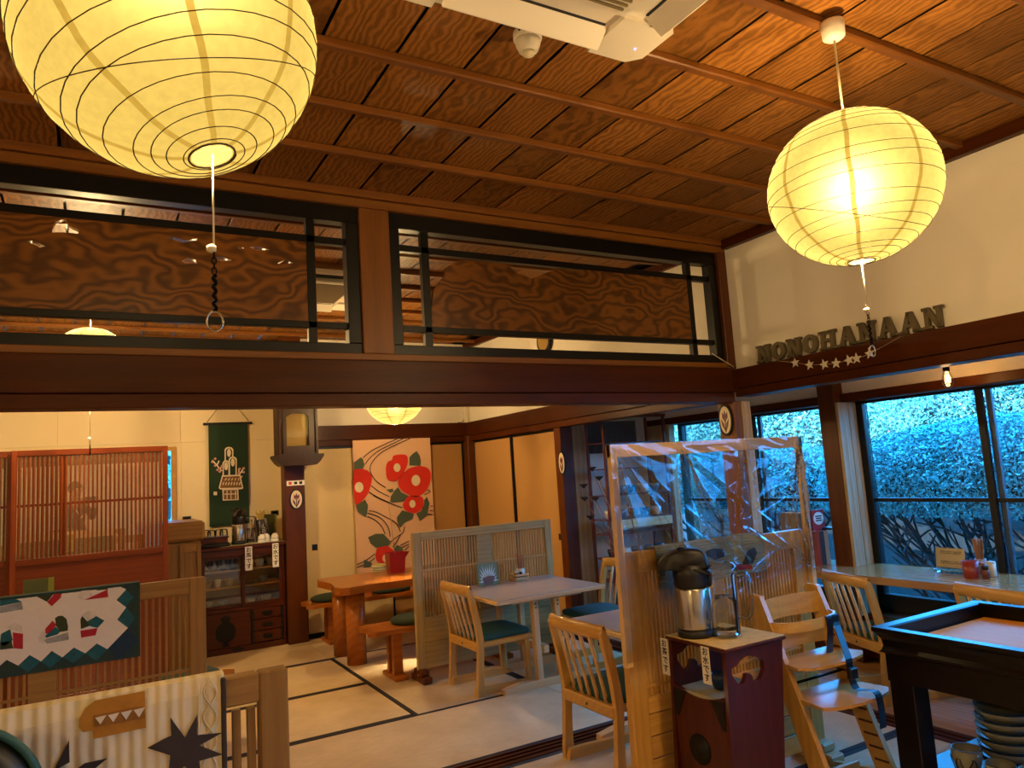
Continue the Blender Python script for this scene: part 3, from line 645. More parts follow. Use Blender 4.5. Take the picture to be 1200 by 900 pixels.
# ================================================================ chairs and tables (low tatami furniture)
def make_chair(label, cushion='teal'):                        # faces +x, origin on the floor under the rear legs
    t = thing('dining_chair', label, 'chair', (0,0,0), 0, 'low oak chairs with green seat pads')
    W2 = .205
    for s in (-1, 1):
        prof = [(-.03, 0), (.02, 0), (.018, .08), (.022, .20), (.03, .34), (.005, .50), (-.035, .655), (-.065, .648), (-.035, .50), (-.012, .34), (-.018, .20), (-.025, .10)]
        Mx = quadM((0, s*W2+.014, 0), (1,0,0), (0,0,1))
        MB().prism(smoothpoly(prof, 2), .028, Mx).build('rear_leg', M['oakz'], t)
        MB().prism([(-.03, 0), (.43, 0), (.43, .022), (.36, .04), (.06, .05), (-.02, .05)], .028, quadM((0, s*(W2-.03)+.014, 0), (1,0,0), (0,0,1))).build('floor_runner', M['oak'], t)
        MB().bar((.37, s*(W2-.03), .03), (.36, s*(W2-.03), .32), .028, .034, .003, (1,0,0)).build('front_leg', M['oakz'], t)
    MB().box(-.005, .40, -.20, .20, .29, .325, .008).build('seat_frame', M['oak'], t)
    cu = lambda u, v: None
    c = MB(); nx = 10
    for zz, k in ((.365, 1), (.326, 0)): pass
    rim = [(.02, -.185), (.21, -.19), (.36, -.185), (.395, -.16), (.40, 0), (.395, .16), (.36, .185), (.21, .19), (.02, .185), (.005, .0)]
    rim = smoothpoly(rim, 3); n = len(rim); cx, cy = .2, 0
    vs = []; fs = []
    for sc, z in ((.97, .326), (1.0, .338), (1.0, .35), (.96, .36), (.75, .37), (.35, .374)):
        vs += [(cx+(x-cx)*sc, cy+(y-cy)*sc, z) for x, y in rim]
    for i in range(5):
        for k in range(n): fs.append((i*n+k, i*n+(k+1) % n, (i+1)*n+(k+1) % n, (i+1)*n+k))
    fs.append(tuple(range(n-1, -1, -1))); fs.append(tuple(range(5*n, 6*n))); c.add(vs, fs, True); c.build('seat_pad', M[cushion], t)
    def rail(u, v):
        y = (u-.5)*2*(W2+.012); b = .03*(1-(2*u-1)**2); q = 2*math.pi*v
        return (-.047 - b + .013*math.cos(q), y, .65 + .034*math.sin(q) + .006*math.sin(u*math.pi))
    MB().grid(rail, 12, 8).build('top_rail', M['oak'], t)
    for k in range(5):
        y = -.125 + .0625*k; b = .03*(1-(y/W2)**2)
        MB().tube([(.012, y, .30), (-.004-b*.3, y, .40), (-.022-b*.7, y, .51), (-.046-b, y, .63)], [.011, .009, .009, .010], 8).build('back_slat', M['pale'] if k != 9 else M['oak'], t)
    MB().box(-.018, .012, -W2, W2, .27, .325, .006).build('back_rail', M['oak'], t)
    MB().lathe([(.006, 0), (.006, .003)], 8, M=Matrix.Translation((-.018, 0, .297)) @ Matrix.Rotation(-math.pi/2, 4, 'Y')).build('bolt_cap', M['black'], t)
    return t
ch = make_chair('low oak chair with dark green pad before the pale dining table')
ch.location = (2.13, 4.51, 0)
dup(ch, (2.02, 2.955, 0), 0, 'low oak chair in front, its back to the plastic curtained partition')
dup(ch, (3.40, 4.50, 0), math.pi, 'low pale chair at the far end of the dining table by the dark post')
dup(ch, (3.83, 2.83, 0), math.radians(-20), 'low oak chair drawn up to the window counter beside the high chair')
dup(ch, (3.84, 2.03, 0), math.radians(-16), 'oak chair at the window counter behind the black table, mostly cut off')
M['lam'] = plain('grey_laminate', 'b8a18b', .2, 0, .05, 8)
def make_table(label, w, d):
    t = thing('dining_table', label, 'table', (0,0,0), 0, 'pale tatami dining tables')
    MB().box(0, w, 0, d, .570, .592, .003).build('edge_band', M['pale'], t)
    MB().box(.012, w-.012, .012, d-.012, .580, .599, .003).build('table_top', M['lam'], t)
    for y in (.13, d-.13):
        MB().prism([(.08, 0), (w-.02, 0), (w-.02, .03), (w-.12, .05), (.2, .05), (.08, .03)], .05, quadM((0, y+.025, 0), (1,0,0), (0,0,1))).build('floor_runner', M['pale'], t)
        for x in (w*.42, w*.62):
            l = MB().bar((x, y, .04), (x-.012, y, .545), .045, .04, .004, (1,0,0)).build('leg', M['palez'], t)
            for z in (.50, .525): MB().lathe([(.006, 0), (.006, .002)], 8, M=Matrix.Translation((x-.01, y-.0225, z)) @ Matrix.Rotation(math.pi/2, 4, 'X')).build('bolt', M['black'], l)
        MB().box(w*.2, w*.85, y-.018, y+.018, .540, .572, .003).build('top_bearer', M['pale'], t)
    MB().box(w*.5-.02, w*.5+.02, .13, d-.13, .2, .25, .003).build('stretcher', M['pale'], t)
    return t
tb = make_table('pale dining table with grey top beside the lattice screen', .84, .74); tb.location = (2.17, 4.11, 0)
dup(tb, (2.17, 2.62, 0), 0, 'pale dining table mostly hidden behind the plastic curtained partition')
# ---- slab table, benches
t = thing('slab_table', 'thick red brown slab table in front of the camellia cloth', 'table', (1.62, 5.56, 0))
MB().prism(smoothpoly([(0, 0), (.3, .012), (.8, -.008), (1.4, 0), (1.42, .35), (1.4, .72), (.9, .73), (.4, .71), (.02, .72), (.03, .36)], 3), .055, Matrix.Translation((0, 0, .545))).build('table_top', M['slab'], t)
for x in (.16, 1.2):
    for y in (.16, .52): MB().lathe([(.075, 0), (.075, .545)], 18, (x, y, 0)).build('leg', M['slab'], t)
def bench(loc, w, label):
    t = thing('bench', label, 'bench', loc, 0, 'low slab benches')
    MB().prism(smoothpoly([(0, 0), (w*.5, .01), (w, 0), (w+.01, .15), (w, .30), (w*.5, .29), (.01, .30), (-.01, .15)], 3), .035, Matrix.Translation((0, 0, .325))).build('seat', M['slab'], t)
    for x in (.18, w-.18):
        for y in (.10, .20): MB().box(x-.035, x+.035, y-.02, y+.02, .03, .325, .004).build('leg', M['slab'], t)
        MB().box(x-.05, x+.05, .02, .28, 0, .035, .006).build('foot', M['slab'], t)
    return t
bench((1.69, 4.98, 0), 1.2, 'low wooden bench between the slab table and lattice screen')
bench((1.66, 6.50, 0), 1.3, 'low wooden bench behind the slab table along the fusuma')
def pad(loc, r, h, mk, label, sq=1.0, name='cushion'):
    m = MB().lathe([(r*.3, 0), (r*.93, 0), (r, h*.35), (r*.97, h*.65), (r*.8, h*.92), (r*.4, h)], 28)
    m.v = [(x*sq, y, z) for x, y, z in m.v]
    o = m.build(name, M[mk], None, loc); return tag(o, label, 'cushion', 'round bench cushions')
pad((2.02, 5.13, .3615), .15, .05, 'green', 'dark green round cushion on the near bench', 1.1)
pad((1.85, 6.66, .3615), .15, .05, 'green', 'dark green cushion at the left end of the rear bench', 1.15)
pad((2.42, 6.66, .3615), .15, .05, 'green', 'dark green cushion on the rear bench under the slab table', 1.25)
# ================================================================ standing screens
def screen(loc, W, Ht, label, panels, rails, mk='screen', feet=True, st=.06, th=.032, group='wooden lattice screens', solid=None, footc='postd', slat=(.011, .012), cross=None, boards=None):
    t = thing('lattice_screen', label, 'screen', loc, 0, group); mz = M[mk+'z']; mx = M[mk]
    for x in (0, W-st): MB().box(x, x+st, -th/2, th/2, .03, Ht, .004).build('stile', mz, t)
    MB().box(st, W-st, -th/2, th/2, Ht-st, Ht, .004).build('top_rail', mx, t)
    for (z0, z1) in rails: MB().box(st, W-st, -th/2, th/2, z0, z1, .003).build('rail', mx, t)
    for (xa, xb, za, zb) in (boards or []): MB().box(xa, xb, -th/2+.003, th/2-.003, za, zb, .002).build('board', mx, t)
    for (xa, xb, za, zb, pitch) in panels:
        n = int(round((xb-xa)/pitch)); s0 = None
        for k in range(n):
            x = xa + (k+.5)*(xb-xa)/n
            if s0 is None: s0 = MB().box(-slat[0]/2, slat[0]/2, -slat[1]/2, slat[1]/2, za, zb, .001).build('slat', mz, t, (x, 0, 0))
            else: inst(s0, t, (x, 0, 0))
        for z in (cross or []):
            if za < z < zb: MB().box(xa, xb, -slat[1]/2-.004, -slat[1]/2+.002, z-.006, z+.006, .001).build('cross_rail', mx, t)
    if feet:
        for x in (0.0, W-st):
            MB().box(x-.005, x+st+.005, -.11, .11, 0, .045, .008).box(x-.002, x+st+.002, -.07, .07, .045, .085, .008).build('foot', M[footc], t)
    return t
M['gscreen'] = wood('greyed_screen_wood', '86703f', 'c2a66c', 'x', .5, 10, .3, .78, .08, .02)
M['gscreenz'] = wood('greyed_screen_upright', '86703f', 'c2a66c', 'z', .5, 10, .3, .78, .1, .02)
screen((1.945, 4.90, 0), 1.15, 1.005, 'greyish lattice screen standing behind the pale dining table', [(.06, .50, .42, .945, .0225), (.62, 1.09, .42, .945, .0225)], [(.36, .42), (.08, .14)], 'gscreen', cross=[.74], boards=[(.50, .62, .42, .945), (.06, 1.09, .14, .25), (.06, 1.09, .252, .36)])
screen((-.78, 3.70, 0), 1.235, 1.0, 'brown lattice screen carrying the mitten quilt', [(.07, .56, .36, .93, .026), (.66, 1.165, .36, .93, .026)], [(.30, .36)], cross=[.60], st=.07, boards=[(.56, .66, .36, .93), (.07, 1.165, .08, .30)])
screen((-.86, 1.69, 0), 1.228, 1.0, 'brown lattice screen in the lower left corner under the cream quilt', [(.055, 1.168, .36, .93, .029)], [(.30, .36)], st=.06, th=.036, cross=[.58], slat=(.0165, .014), boards=[(.055, 1.168, .08, .30)])
# partition with the plastic curtain
pt_ = screen((1.84, 2.42, 0), 1.09, 1.03, 'slatted wooden partition with the plastic curtain frame on it', [(.085, .48, .46, .955, .0195), (.55, 1.005, .46, .955, .0195)], [(.40, .46)], 'oak', st=.082, th=.04, feet=True, footc='pale', cross=[.50], slat=(.011, .014), boards=[(.48, .55, .46, .955), (.082, 1.008, .06, .14), (.082, 1.008, .145, .225), (.082, 1.008, .23, .31), (.082, 1.008, .315, .395)])
# kitchen lattice: two tall panels with glass behind the slats
def kitchen_panel(loc, label, dense):
    t = thing('lattice_door_screen', label, 'screen', loc, 0, 'red brown lattice door screens'); W, Ht = .96, 1.738
    for x in (0, W-.035): MB().box(x, x+.035, -.018, .018, .02, Ht, .003).build('stile', M['redz'], t)
    MB().box(.035, W-.035, -.018, .018, Ht-.042, Ht, .003).build('top_rail', M['red'], t)
    MB().box(.035, W-.035, -.018, .018, .965, 1.008, .003).build('mid_rail', M['red'], t)
    MB().box(.035, W-.035, -.018, .018, .02, .09, .003).build('bottom_rail', M['red'], t)
    MB().box(.035, W-.035, -.006, .006, .09, .965).build('lower_panel', M['red'], t)
    s0 = None; n = 33
    for k in range(n):
        x = .035 + (k+.5)*(W-.07)/n
        if s0 is None: s0 = MB().box(-.0058, .0058, -.009, .007, 1.008, Ht-.042, .001).build('slat', M['redz'], t, (x, 0, 0))
        else: inst(s0, t, (x, 0, 0))
    MB().box(.035, W-.035, .005, .014, 1.355, 1.372, .001).build('cross_rail', M['red'], t)
    if dense:
        MB().box(.29, .315, .016, .032, 1.0, Ht-.03, .002).build('inner_stile', M['redz'], t)
        for k in range(10): inst(s0, t, (.045+.0265*k, .022, 0))
    MB().box(.035, W-.035, .034, .037, 1.0, Ht-.03).build('glass_pane', M['kglass'], t)
    return t
M['kglass'] = clear('lattice_glass', (.8,.8,.78), 1.45, 1.3, 0.0, .36)
kitchen_panel((-.470, 6.0, 0), 'red brown lattice screen with glass beside the crockery cabinet', True)
kitchen_panel((-1.42, 6.045, 0), 'red brown lattice screen at the left edge, mostly cut off', False)
# wooden counter beside it
t = thing('wooden_counter', 'plain brown wooden counter between lattice screen and cabinet', 'counter', (.35, 6.50, 0)); cz = at(213, 612, Y=6.5).z
MB().box(0, .42, .0, .65, 0, cz-.16, .006).build('carcass', M['screenz'], t)
MB().box(-.02, .45, -.02, .65, cz-.155, cz, .02).build('top_box', M['screen'], t)
for x0_, x1_ in ((.26, .29), (.39, .42)): MB().box(x0_, x1_, -.012, 0, .1, cz-.18, .003).build('frame_stile', M['screenz'], t)
MB().box(.29, .39, -.012, 0, cz-.24, cz-.18, .003).build('frame_rail', M['screen'], t)
# ================================================================ window counter
worktop = MB().prism([(4.10, 1.0), (4.605, 1.0), (4.605, 3.225), (4.385, 3.225), (4.385, 3.38), (4.60, 3.38), (4.60, 4.2), (4.10, 4.2)], .042, Matrix.Translation((0, 0, .578)))
t = thing('window_counter', 'long glossy wooden counter running along the garden windows', 'counter', (0, 0, 0))
M['cntr'] = wood('counter_wood', '8a5a30', 'c39058', 'y', .16, 8, .2, .78, .04, .02, spec=.6)
worktop.build('counter_top', M['cntr'], t)
for y in (1.1, 2.45, 3.75): MB().box(4.40, 4.45, y-.03, y+.03, 0, .578, .004).build('leg', M['pale'], t)
MB().box(4.38, 4.42, 1.0, 4.1, .52, .578, .003).build('bearer', M['oak'], t)
# ================================================================ black table
def blacktable():
    x0, x1, y0, y1 = 2.635, 3.36, 1.02, 1.89
    t = thing('black_table', 'black stained table with a sunken top at the right edge', 'table', (x0, y0, 0)); w, d = x1-x0, y1-y0
    prof = [(0, .70), (.0, .685), (.012, .672), (.022, .655), (.026, .63), (.020, .615), (.012, .607), (.028, .60), (.028, .50), (.07, .50), (.07, .60), (.045, .61), (.045, .695), (.04, .70)]
    ring = []
    vs = []; fs = []; n = len(prof)
    for (cx, cy, sx, sy) in ((0, 0, 1, 1), (w, 0, -1, 1), (w, d, -1, -1), (0, d, 1, -1)):
        vs += [(cx+sx*a, cy+sy*a, z) for a, z in prof]
    for c in range(4):
        for k in range(n): fs.append((c*n+k, c*n+(k+1) % n, ((c+1) % 4)*n+(k+1) % n, ((c+1) % 4)*n+k))
    MB().add(vs, fs).build('moulded_rim', M['dblack'], t)
    MB().box(.04, w-.04, .04, d-.04, .60, .625).build('tray_floor', M['dblack'], t)
    for (cx, cy, sx, sy) in ((0, 0, 1, 1), (w, 0, -1, 1), (w, d, -1, -1), (0, d, 1, -1)):
        MB().box(cx+sx*.03, cx+sx*.125, cy+sy*.03, cy+sy*.125, 0, .51, .004).build('leg', M['dblack'], t)
    MB().box(.05, w-.05, .05, d-.05, .16, .185, .003).build('lower_shelf', M['dblack'], t)
    b1 = MB().box(.16, w-.05, .42, d-.06, .6255, .645, .003).build('loose_board', M['honey'], t)
    MB().box(.16, w-.05, .06, .415, .6255, .645, .003).build('loose_board', M['ashb'], t)
    return t
M['honey'] = wood('honey_board_wood', 'bb7412', 'e09a34', 'y', .6, 8, .2, .78, .03, .02)
M['ashb'] = wood('ash_board_wood', '8a6f66', 'a98f84', 'y', .3, 8, .2, .78, .03, .02)
blacktable()
# ================================================================ water stand
def stand():
    x0, x1, y0, y1, zt = 1.995, 2.295, 2.03, 2.335, .70
    t = thing('water_stand', 'dark red wooden stand carrying the air pot and pitcher', 'stand', (x0, y0, 0))
    B = Vector((x0, y0, 0))
    xb0 = at(858, 900, Y=y0).x; xb1 = at(921, 900, Y=y0).x; zb = at(890, 900, Y=y0).z
    k0 = (xb0-x0)/(zb-zt+.012); k1 = (xb1-x1)/(zb-zt+.012)
    pl = lambda z, e: (0 if e == 0 else x1-x0) + (k0 if e == 0 else k1)*(z-zt+.012)
    outer = [(pl(0, 0), 0), (pl(0, 1), 0), (pl(zt-.012, 1), zt-.012), (pl(zt-.012, 0), zt-.012)]
    hole = [(q.x-x0, q.z) for q in (at(770+x/5.294, 730+y/5.294, Y=y0) for x, y in [(500,260),(520,232),(545,212),(570,203),(605,210),(640,220),(662,238),(665,290),(652,330),(640,350),(615,365),(598,355),(592,330),(575,312),(555,318),(545,365),(525,390),(500,375),(478,345),(465,320),(462,285),(480,275)])]
    holed('side_panel', outer, [hole], .018, M['standw'], t, XZ((0, .009, 0)))
    holed('side_panel', outer, [hole], .018, M['standw'], t, XZ((0, y1-y0-.009, 0)))
    MB().box(-.012, x1-x0+.012, -.012, y1-y0+.012, zt-.014, zt, .005).build('top_board', M['standw'], t)
    zs = at(842, 820, X=x0).z
    MB().box(.0, .27, .018, y1-y0-.018, zs-.02, zs-.006).build('shelf_board', M['standw'], t)
    lip = [(.018, .03), (y1-y0-.018, .03)] + [(.018+(y1-y0-.036)*(1-i/10), zs-.012+.03*abs(i/5-1)**2) for i in range(11)]
    M4 = quadM((pl(.3, 0)*.6, 0, 0), (0, 1, 0), (0, 0, 1))
    MB().prism(lip, .016, M4).build('front_door', M['standw'], t)
    xf = pl(.3, 0)*.6
    MB().lathe([(.0, 0), (.055, 0), (.055, .003), (.0, .005)], 22, M=Matrix.Translation((xf, .165, zs-.20)) @ Matrix.Rotation(-math.pi/2, 4, 'Y')).build('iron_lock_plate', M['iron'], t)
    for yy, sgn in ((.018, 1), (y1-y0-.018, -1)):
        MB().prism([(yy, zs), (yy+sgn*.07, zs-.005), (yy+sgn*.055, zs-.03), (yy+sgn*.02, zs-.10), (yy, zs-.10)], -.003, quadM((xf, 0, 0), (0, 1, 0), (0, 0, 1))).build('iron_corner', M['iron'], t)
    # cloths, strips
    M['mat_cloth'] = plain('floral_cloth', 'c9a860', .9, 0, .35, 45, .1)
    MB().box(-.008, x1-x0+.008, -.008, y1-y0+.008, zt+.0002, zt+.0025).build('top_cloth', M['mat_cloth'], t)
    M['newsp'] = plain('printed_paper', 'b9ac86', .8, 0, .2, 60)
    MB().box(.01, .26, .022, y1-y0-.022, zs-.006, zs-.003).build('shelf_paper', M['newsp'], t)
    MB().box(-.006, -.004, .06, .25, zs-.014, zs+.0).build('paper_flap', M['newsp'], t)
    for (pa, pb, txt) in (((773, 747), (786, 792), 'お\n茶\nで\nす'), ((822, 757), (833, 803), 'お\n水\nで\nす')):
        a = at(pa[0], pa[1], X=x0-.014); b = at(pb[0], pb[1], X=x0-.014)
        yc, z1, z0 = (a.y+b.y)/2, a.z, b.z; hw = .0215; dz = (z1-z0)
        s = MB().box(x0-.0145-x0, -.0135, yc-hw-y0, yc+hw-y0, z0, z1).build('paper_strip', M['white'], t)
        text_obj('lettering', txt, dz/4.35, M['ink'], s, quadM((-.0148, yc-y0, z1-dz*.215), (0, -1, 0), (0, 0, 1)), .0002)
    return zs
ZS = stand()
# ================================================================ high chair
def highchair():
    x0, x1 = 2.478, 2.872; yt, zt = 2.318, .795; k = .40
    t = thing('high_chair', 'wooden stepped high chair with black straps beside the water stand', 'chair', (x0, 2.0, 0)); by = 2.0
    yy = lambda z: yt - k*(zt-z)
    w = .085
    for s, x in ((0, x0), (1, x1-.026)):
        P = [(yy(.0)-w*.2-by, 0), (yy(0)+w*.85-by, 0), (yy(zt)+w*.55-by, zt-.02), (yy(zt)+w*.3-by, zt), (yy(zt)-w*.3-by, zt-.005)]
        l = MB().prism(P, .026, quadM((x-x0, 0, 0), (0, 1, 0), (0, 0, 1))).build('side_upright', M['oakz'], t)
        g = MB()
        xi = (.0262 if s == 0 else x1-x0-.0262)
        for i in range(12):
            z = .10+.048*i; yc = yy(z)-by
            g.box(xi-.0006, xi+.0006, yc-.01, yc+.055, z, z+.009)
        g.build('plate_grooves', M['postd'], l)
        MB().prism([(yy(0)-w*.2-by, 0), (2.30-by, 0), (2.30-by, .03), (yy(.06)+w-by, .06), (yy(.06)-by, .06)], .026, quadM((x-x0, 0, 0), (0, 1, 0), (0, 0, 1))).build('floor_bar', M['oak'], t)
    W = x1-x0-.052
    def board(z0, z1, yb, sag, name):
        m = MB()
        def fn(u, v):
            q = [(0, 0), (0, 1), (1, 1), (1, 0), (0, 0)][int(round(v*4))]
            return (.026+u*W, yb+sag*(1-(2*u-1)**2)+q[0]*.010, z0+(z1-z0)*q[1])
        m.grid(fn, 12, 4, False).build(name, M['oak'], t)
    board(.675, .765, yy(.72)-by+.005, .035, 'backrest_board'); board(.56, .625, yy(.6)-by+.005, .035, 'backrest_board')
    def plate(z, yb, front, name):
        P = [(.02, yb)] + [(.0+(i/10)*(W+.052), front - .035*(1-(2*i/10-1)**2)) for i in range(11)] + [(W+.032, yb)]
        P[1] = (-.01, front+.02); P[-2] = (W+.062, front+.02)
        MB().prism(P, .012, Matrix.Translation((0, 0, z-.006))).build(name, M['oak'], t)
    zs = at(960, 782, Y=2.09).z; zf = at(985, 828, Y=2.0).z
    plate(zs, yy(zs)+.06-by, yy(zs)-.11-by, 'seat_plate'); plate(zf, yy(zf)+.06-by, yy(zf)-.16-by, 'foot_plate')
    zr = .645
    def band(u, v):
        q = [(0, 0), (0, 1), (1, 1), (1, 0), (0, 0)][int(round(v*4))]
        a = math.pi*u; r = W/2+.02-q[0]*.010; rr = .115-q[0]*.010
        return (.026+W/2-r*math.cos(a)*(1 if 1 else 1), yy(zr)-by+.02-rr*math.sin(a)**.6, zr+.042*q[1])
    MB().grid(band, 20, 4, False).build('safety_rail', M['oak'], t)
    for z, y in ((zf+.045, yy(zf)+.05-by), (.075, yy(.075)+.0-by)): MB().tube([(.013, y, z), (W+.04, y, z)], .006, 8).build('steel_rod', M['dmetal'], t)
    MB().bar((.02, .18, .05), (W+.03, .18, .05), .02, .05, .003).build('cross_brace', M['oak'], t)
    # straps
    def strap(P, w=.038):
        P = smoothpoly(P, 4, False); m = MB()
        fn = [Vector(p) for p in P]; vs = []; fs = []
        for p in fn: vs += [(p.x-w/2, p.y, p.z), (p.x+w/2, p.y, p.z), (p.x+w/2, p.y+.003, p.z), (p.x-w/2, p.y+.003, p.z)]
        for i in range(len(fn)-1):
            for a in range(4): fs.append((i*4+a, i*4+(a+1) % 4, i*4+4+(a+1) % 4, i*4+4+a))
        m.add(vs, fs).build('strap', M['black'], t)
    yr = yy(zr)-by-.098; xs = .30; y1_ = yy(zs)-.11-.040-by; y2_ = yy(zf)-.16-.042-by
    strap([(xs, yr+.016, zr+.03), (xs, yr-.004, zr+.046), (xs, yr-.008, zr), (xs-.03, (yr+y1_)/2, (zr+zs)/2), (xs-.07, y1_, zs+.012), (xs-.074, y1_-.004, zs-.03), (xs-.07, y1_-.02, zs-.10), (xs-.055, y2_+.01, zf+.03), (xs-.05, y2_-.004, zf-.02), (xs-.045, y2_, zf-.11)])
    strap([(xs-.04, yr+.016, zr+.03), (xs-.04, yr-.004, zr+.044), (xs-.04, yr-.002, zr-.02), (xs-.03, yr+.02, zs+.010)])
    MB().box(xs-.097, xs-.05, y1_-.022, y1_+.002, zs-.065, zs-.02, .004).build('buckle', M['black'], t)
highchair()
# ---- rounded green backrest in the lower left corner
t = thing('upholstered_chair', 'dark green rounded padded chair back in the lower left corner', 'chair', (-.275, 1.545, 0))
prof = smoothpoly([(-.21, .45), (-.222, .70), (-.215, .88), (-.17, .99), (-.08, 1.03), (.08, 1.03), (.165, .995), (.21, .90), (.222, .72), (.21, .45)], 4)
n = len(prof); vs = []; fs = []
for sc_, y in ((.90, -.04), (.97, -.03), (1.0, -.008), (1.0, .008), (.97, .03), (.90, .04)):
    vs += [(x*sc_, y, .70+(z-.70)*sc_) for x, z in prof]
for i in range(5):
    for k in range(n): fs.append((i*n+k, i*n+(k+1) % n, (i+1)*n+(k+1) % n, (i+1)*n+k))
fs += [tuple(range(n)), tuple(range(5*n, 6*n))]
M['leather'] = plain('dark_green_leather', '10160c', .35, 0, .4, 12)
M['leather2'] = plain('teal_piping', '1d4f48', .5)
MB().add(vs, fs, True).build('backrest', M['leather'], t)
MB().tube([(x*1.008, -.026, .70+(z-.70)*1.008) for x, z in prof], .007, 6, True).build('piping', M['leather2'], t)
MB().box(-.21, .21, -.44, -.03, .36, .46, .03).build('seat', M['leather'], t)
for sx in (-1, 1):
    for sy in (-1, 1): MB().bar((sx*.18, -.22+sy*.18, 0), (sx*.17, -.22+sy*.16, .37), .03, .03, .003).build('leg', M['postd'], t)
for sx in (-1, 1): MB().box(sx*.15-.015, sx*.15+.015, -.02, .01, .38, .55, .003).build('back_support', M['postd'], t)
bench((-.34, 4.38, 0), 1.02, 'low wooden bench whose end shows beyond the mitten quilt screen')
pad((.47, 4.53, .3615), .16, .055, 'green', 'green round cushion peeping out right of the mitten quilt screen', 1.0)
# ================================================================ cloths with printed or patched figures
def print_piece(name, P, Y, mat, parent, base, d=.0008):       # flat figure on a y = const cloth, P in metres (x, z)
    return MB().prism(P, d, XZ((-base.x, Y-base.y, -base.z))).build(name, mat, parent)
M['cloth_t'] = plain('tapestry_cotton', 'd6aa82', .9, 0, .05, 60, .2)
M['cam_red'] = plain('camellia_red', 'c8250f', .85, 0, .12, 30)
M['cam_leaf'] = plain('camellia_leaf_green', '47513c', .85, 0, .12, 40)
M['cam_eye'] = plain('camellia_cream', 'd8c49c', .85, 0, .15, 60)
Yt_ = 6.885; base = Vector((2.57, Yt_, .35))
t = thing('camellia_tapestry', 'pale cloth hanging printed with red camellias and black lines', 'tapestry', base)
ca = lambda P: pxz(P, 10, 400, 500, Yt_)
cb = lambda P: pxz(P, 10, 400, 580, Yt_)
def cloth(u, v):
    x = 2.175+(2.985-2.175)*u; z = 1.785-(1.785-.33)*v
    return (x-base.x, .006*math.sin(u*14+v*2)*(.3+v)*.5+.002, z-base.z)
MB().grid(cloth, 28, 20).build('cloth', M['cloth_t'], t)
MB().tube([(2.165-base.x, .004, 1.787-base.z), (2.995-base.x, .004, 1.787-base.z)], .006, 8).build('hanging_rod', M['beam'], t)
def tp(name, P, mk): print_piece(name, P, Yt_-.0055, M[mk], t, base)
for i, (F, cx, r) in enumerate(((ca([(610,340),(700,325),(765,340),(775,420),(740,520),(660,625),(580,640),(530,600),(520,480),(545,410),(590,390)]), ca([(650,480)])[0], .042),
               (ca([(790,490),(900,460),(1000,480),(1045,540),(1040,640),(980,760),(880,825),(790,800),(700,740),(660,660),(690,570),(750,520)]), ca([(870,630)])[0], .055),
               (ca([(145,505),(280,505),(330,540),(358,610),(320,760),(260,850),(158,905)]), ca([(205,710)])[0], .050),
               (cb([(720,110),(760,40),(800,10),(940,20),(960,110),(930,170),(860,215),(760,190),(725,150)]), cb([(830,105)])[0], .038),
               (cb([(400,680),(430,600),(500,575),(560,610),(630,670),(600,720),(520,790),(430,790),(400,730)]), cb([(515,740)])[0], .036),
               (cb([(270,1070),(330,1020),(470,1010),(560,1060),(540,1110),(420,1120),(300,1100)]), cb([(420,1080)])[0], .02))):
    print_piece('red_camellia', smoothpoly(F, 3), Yt_-.006, M['cam_red'], t, base)
    print_piece('flower_heart', ellipse(cx[0], cx[1], r*.85, r, 14), Yt_-.0072, M['cam_eye'], t, base)
for P in (ca([(145,420),(225,360),(250,380),(270,450),(250,495),(145,500)]), ca([(795,360),(830,320),(880,285),(915,340),(930,400),(925,460),(795,455)]), ca([(570,880),(575,820),(620,750),(660,710),(700,770),(780,810),(730,870),(600,890)]),
          cb([(170,120),(275,55),(310,120),(300,220),(280,260),(190,200)]), cb([(650,260),(710,180),(850,220),(830,280),(730,330),(690,385),(650,310)]), cb([(965,120),(970,60),(1000,20),(1030,100),(1000,240),(920,305),(875,220),(930,190)]),
          cb([(310,495),(400,455),(490,455),(570,540),(550,590),(400,620),(340,570)]), cb([(610,640),(650,585),(700,610),(735,670),(640,675)]), cb([(265,760),(310,775),(360,800),(340,840),(260,850)]), ca([(530,740),(600,725),(610,760),(570,775)]), cb([(560,1000),(620,990),(660,1040),(600,1080)])):
    print_piece('camellia_leaf', P, Yt_-.0065, M['cam_leaf'], t, base)
def curve_strip(P, w, Y, n=4):
    Q = smoothpoly(P, n, False); L_ = []; R_ = []
    for i, p in enumerate(Q):
        a = Q[max(i-1, 0)]; b = Q[min(i+1, len(Q)-1)]; dx, dy = b[0]-a[0], b[1]-a[1]; q = math.hypot(dx, dy) or 1
        L_.append((p[0]-dy/q*w/2, p[1]+dx/q*w/2)); R_.append((p[0]+dy/q*w/2, p[1]-dx/q*w/2))
    m = MB(); m.add([(x, y, 0) for x, y in L_]+[(x, y, 0) for x, y in R_], [(i, i+1, len(Q)+i+1, len(Q)+i) for i in range(len(Q)-1)]); return m
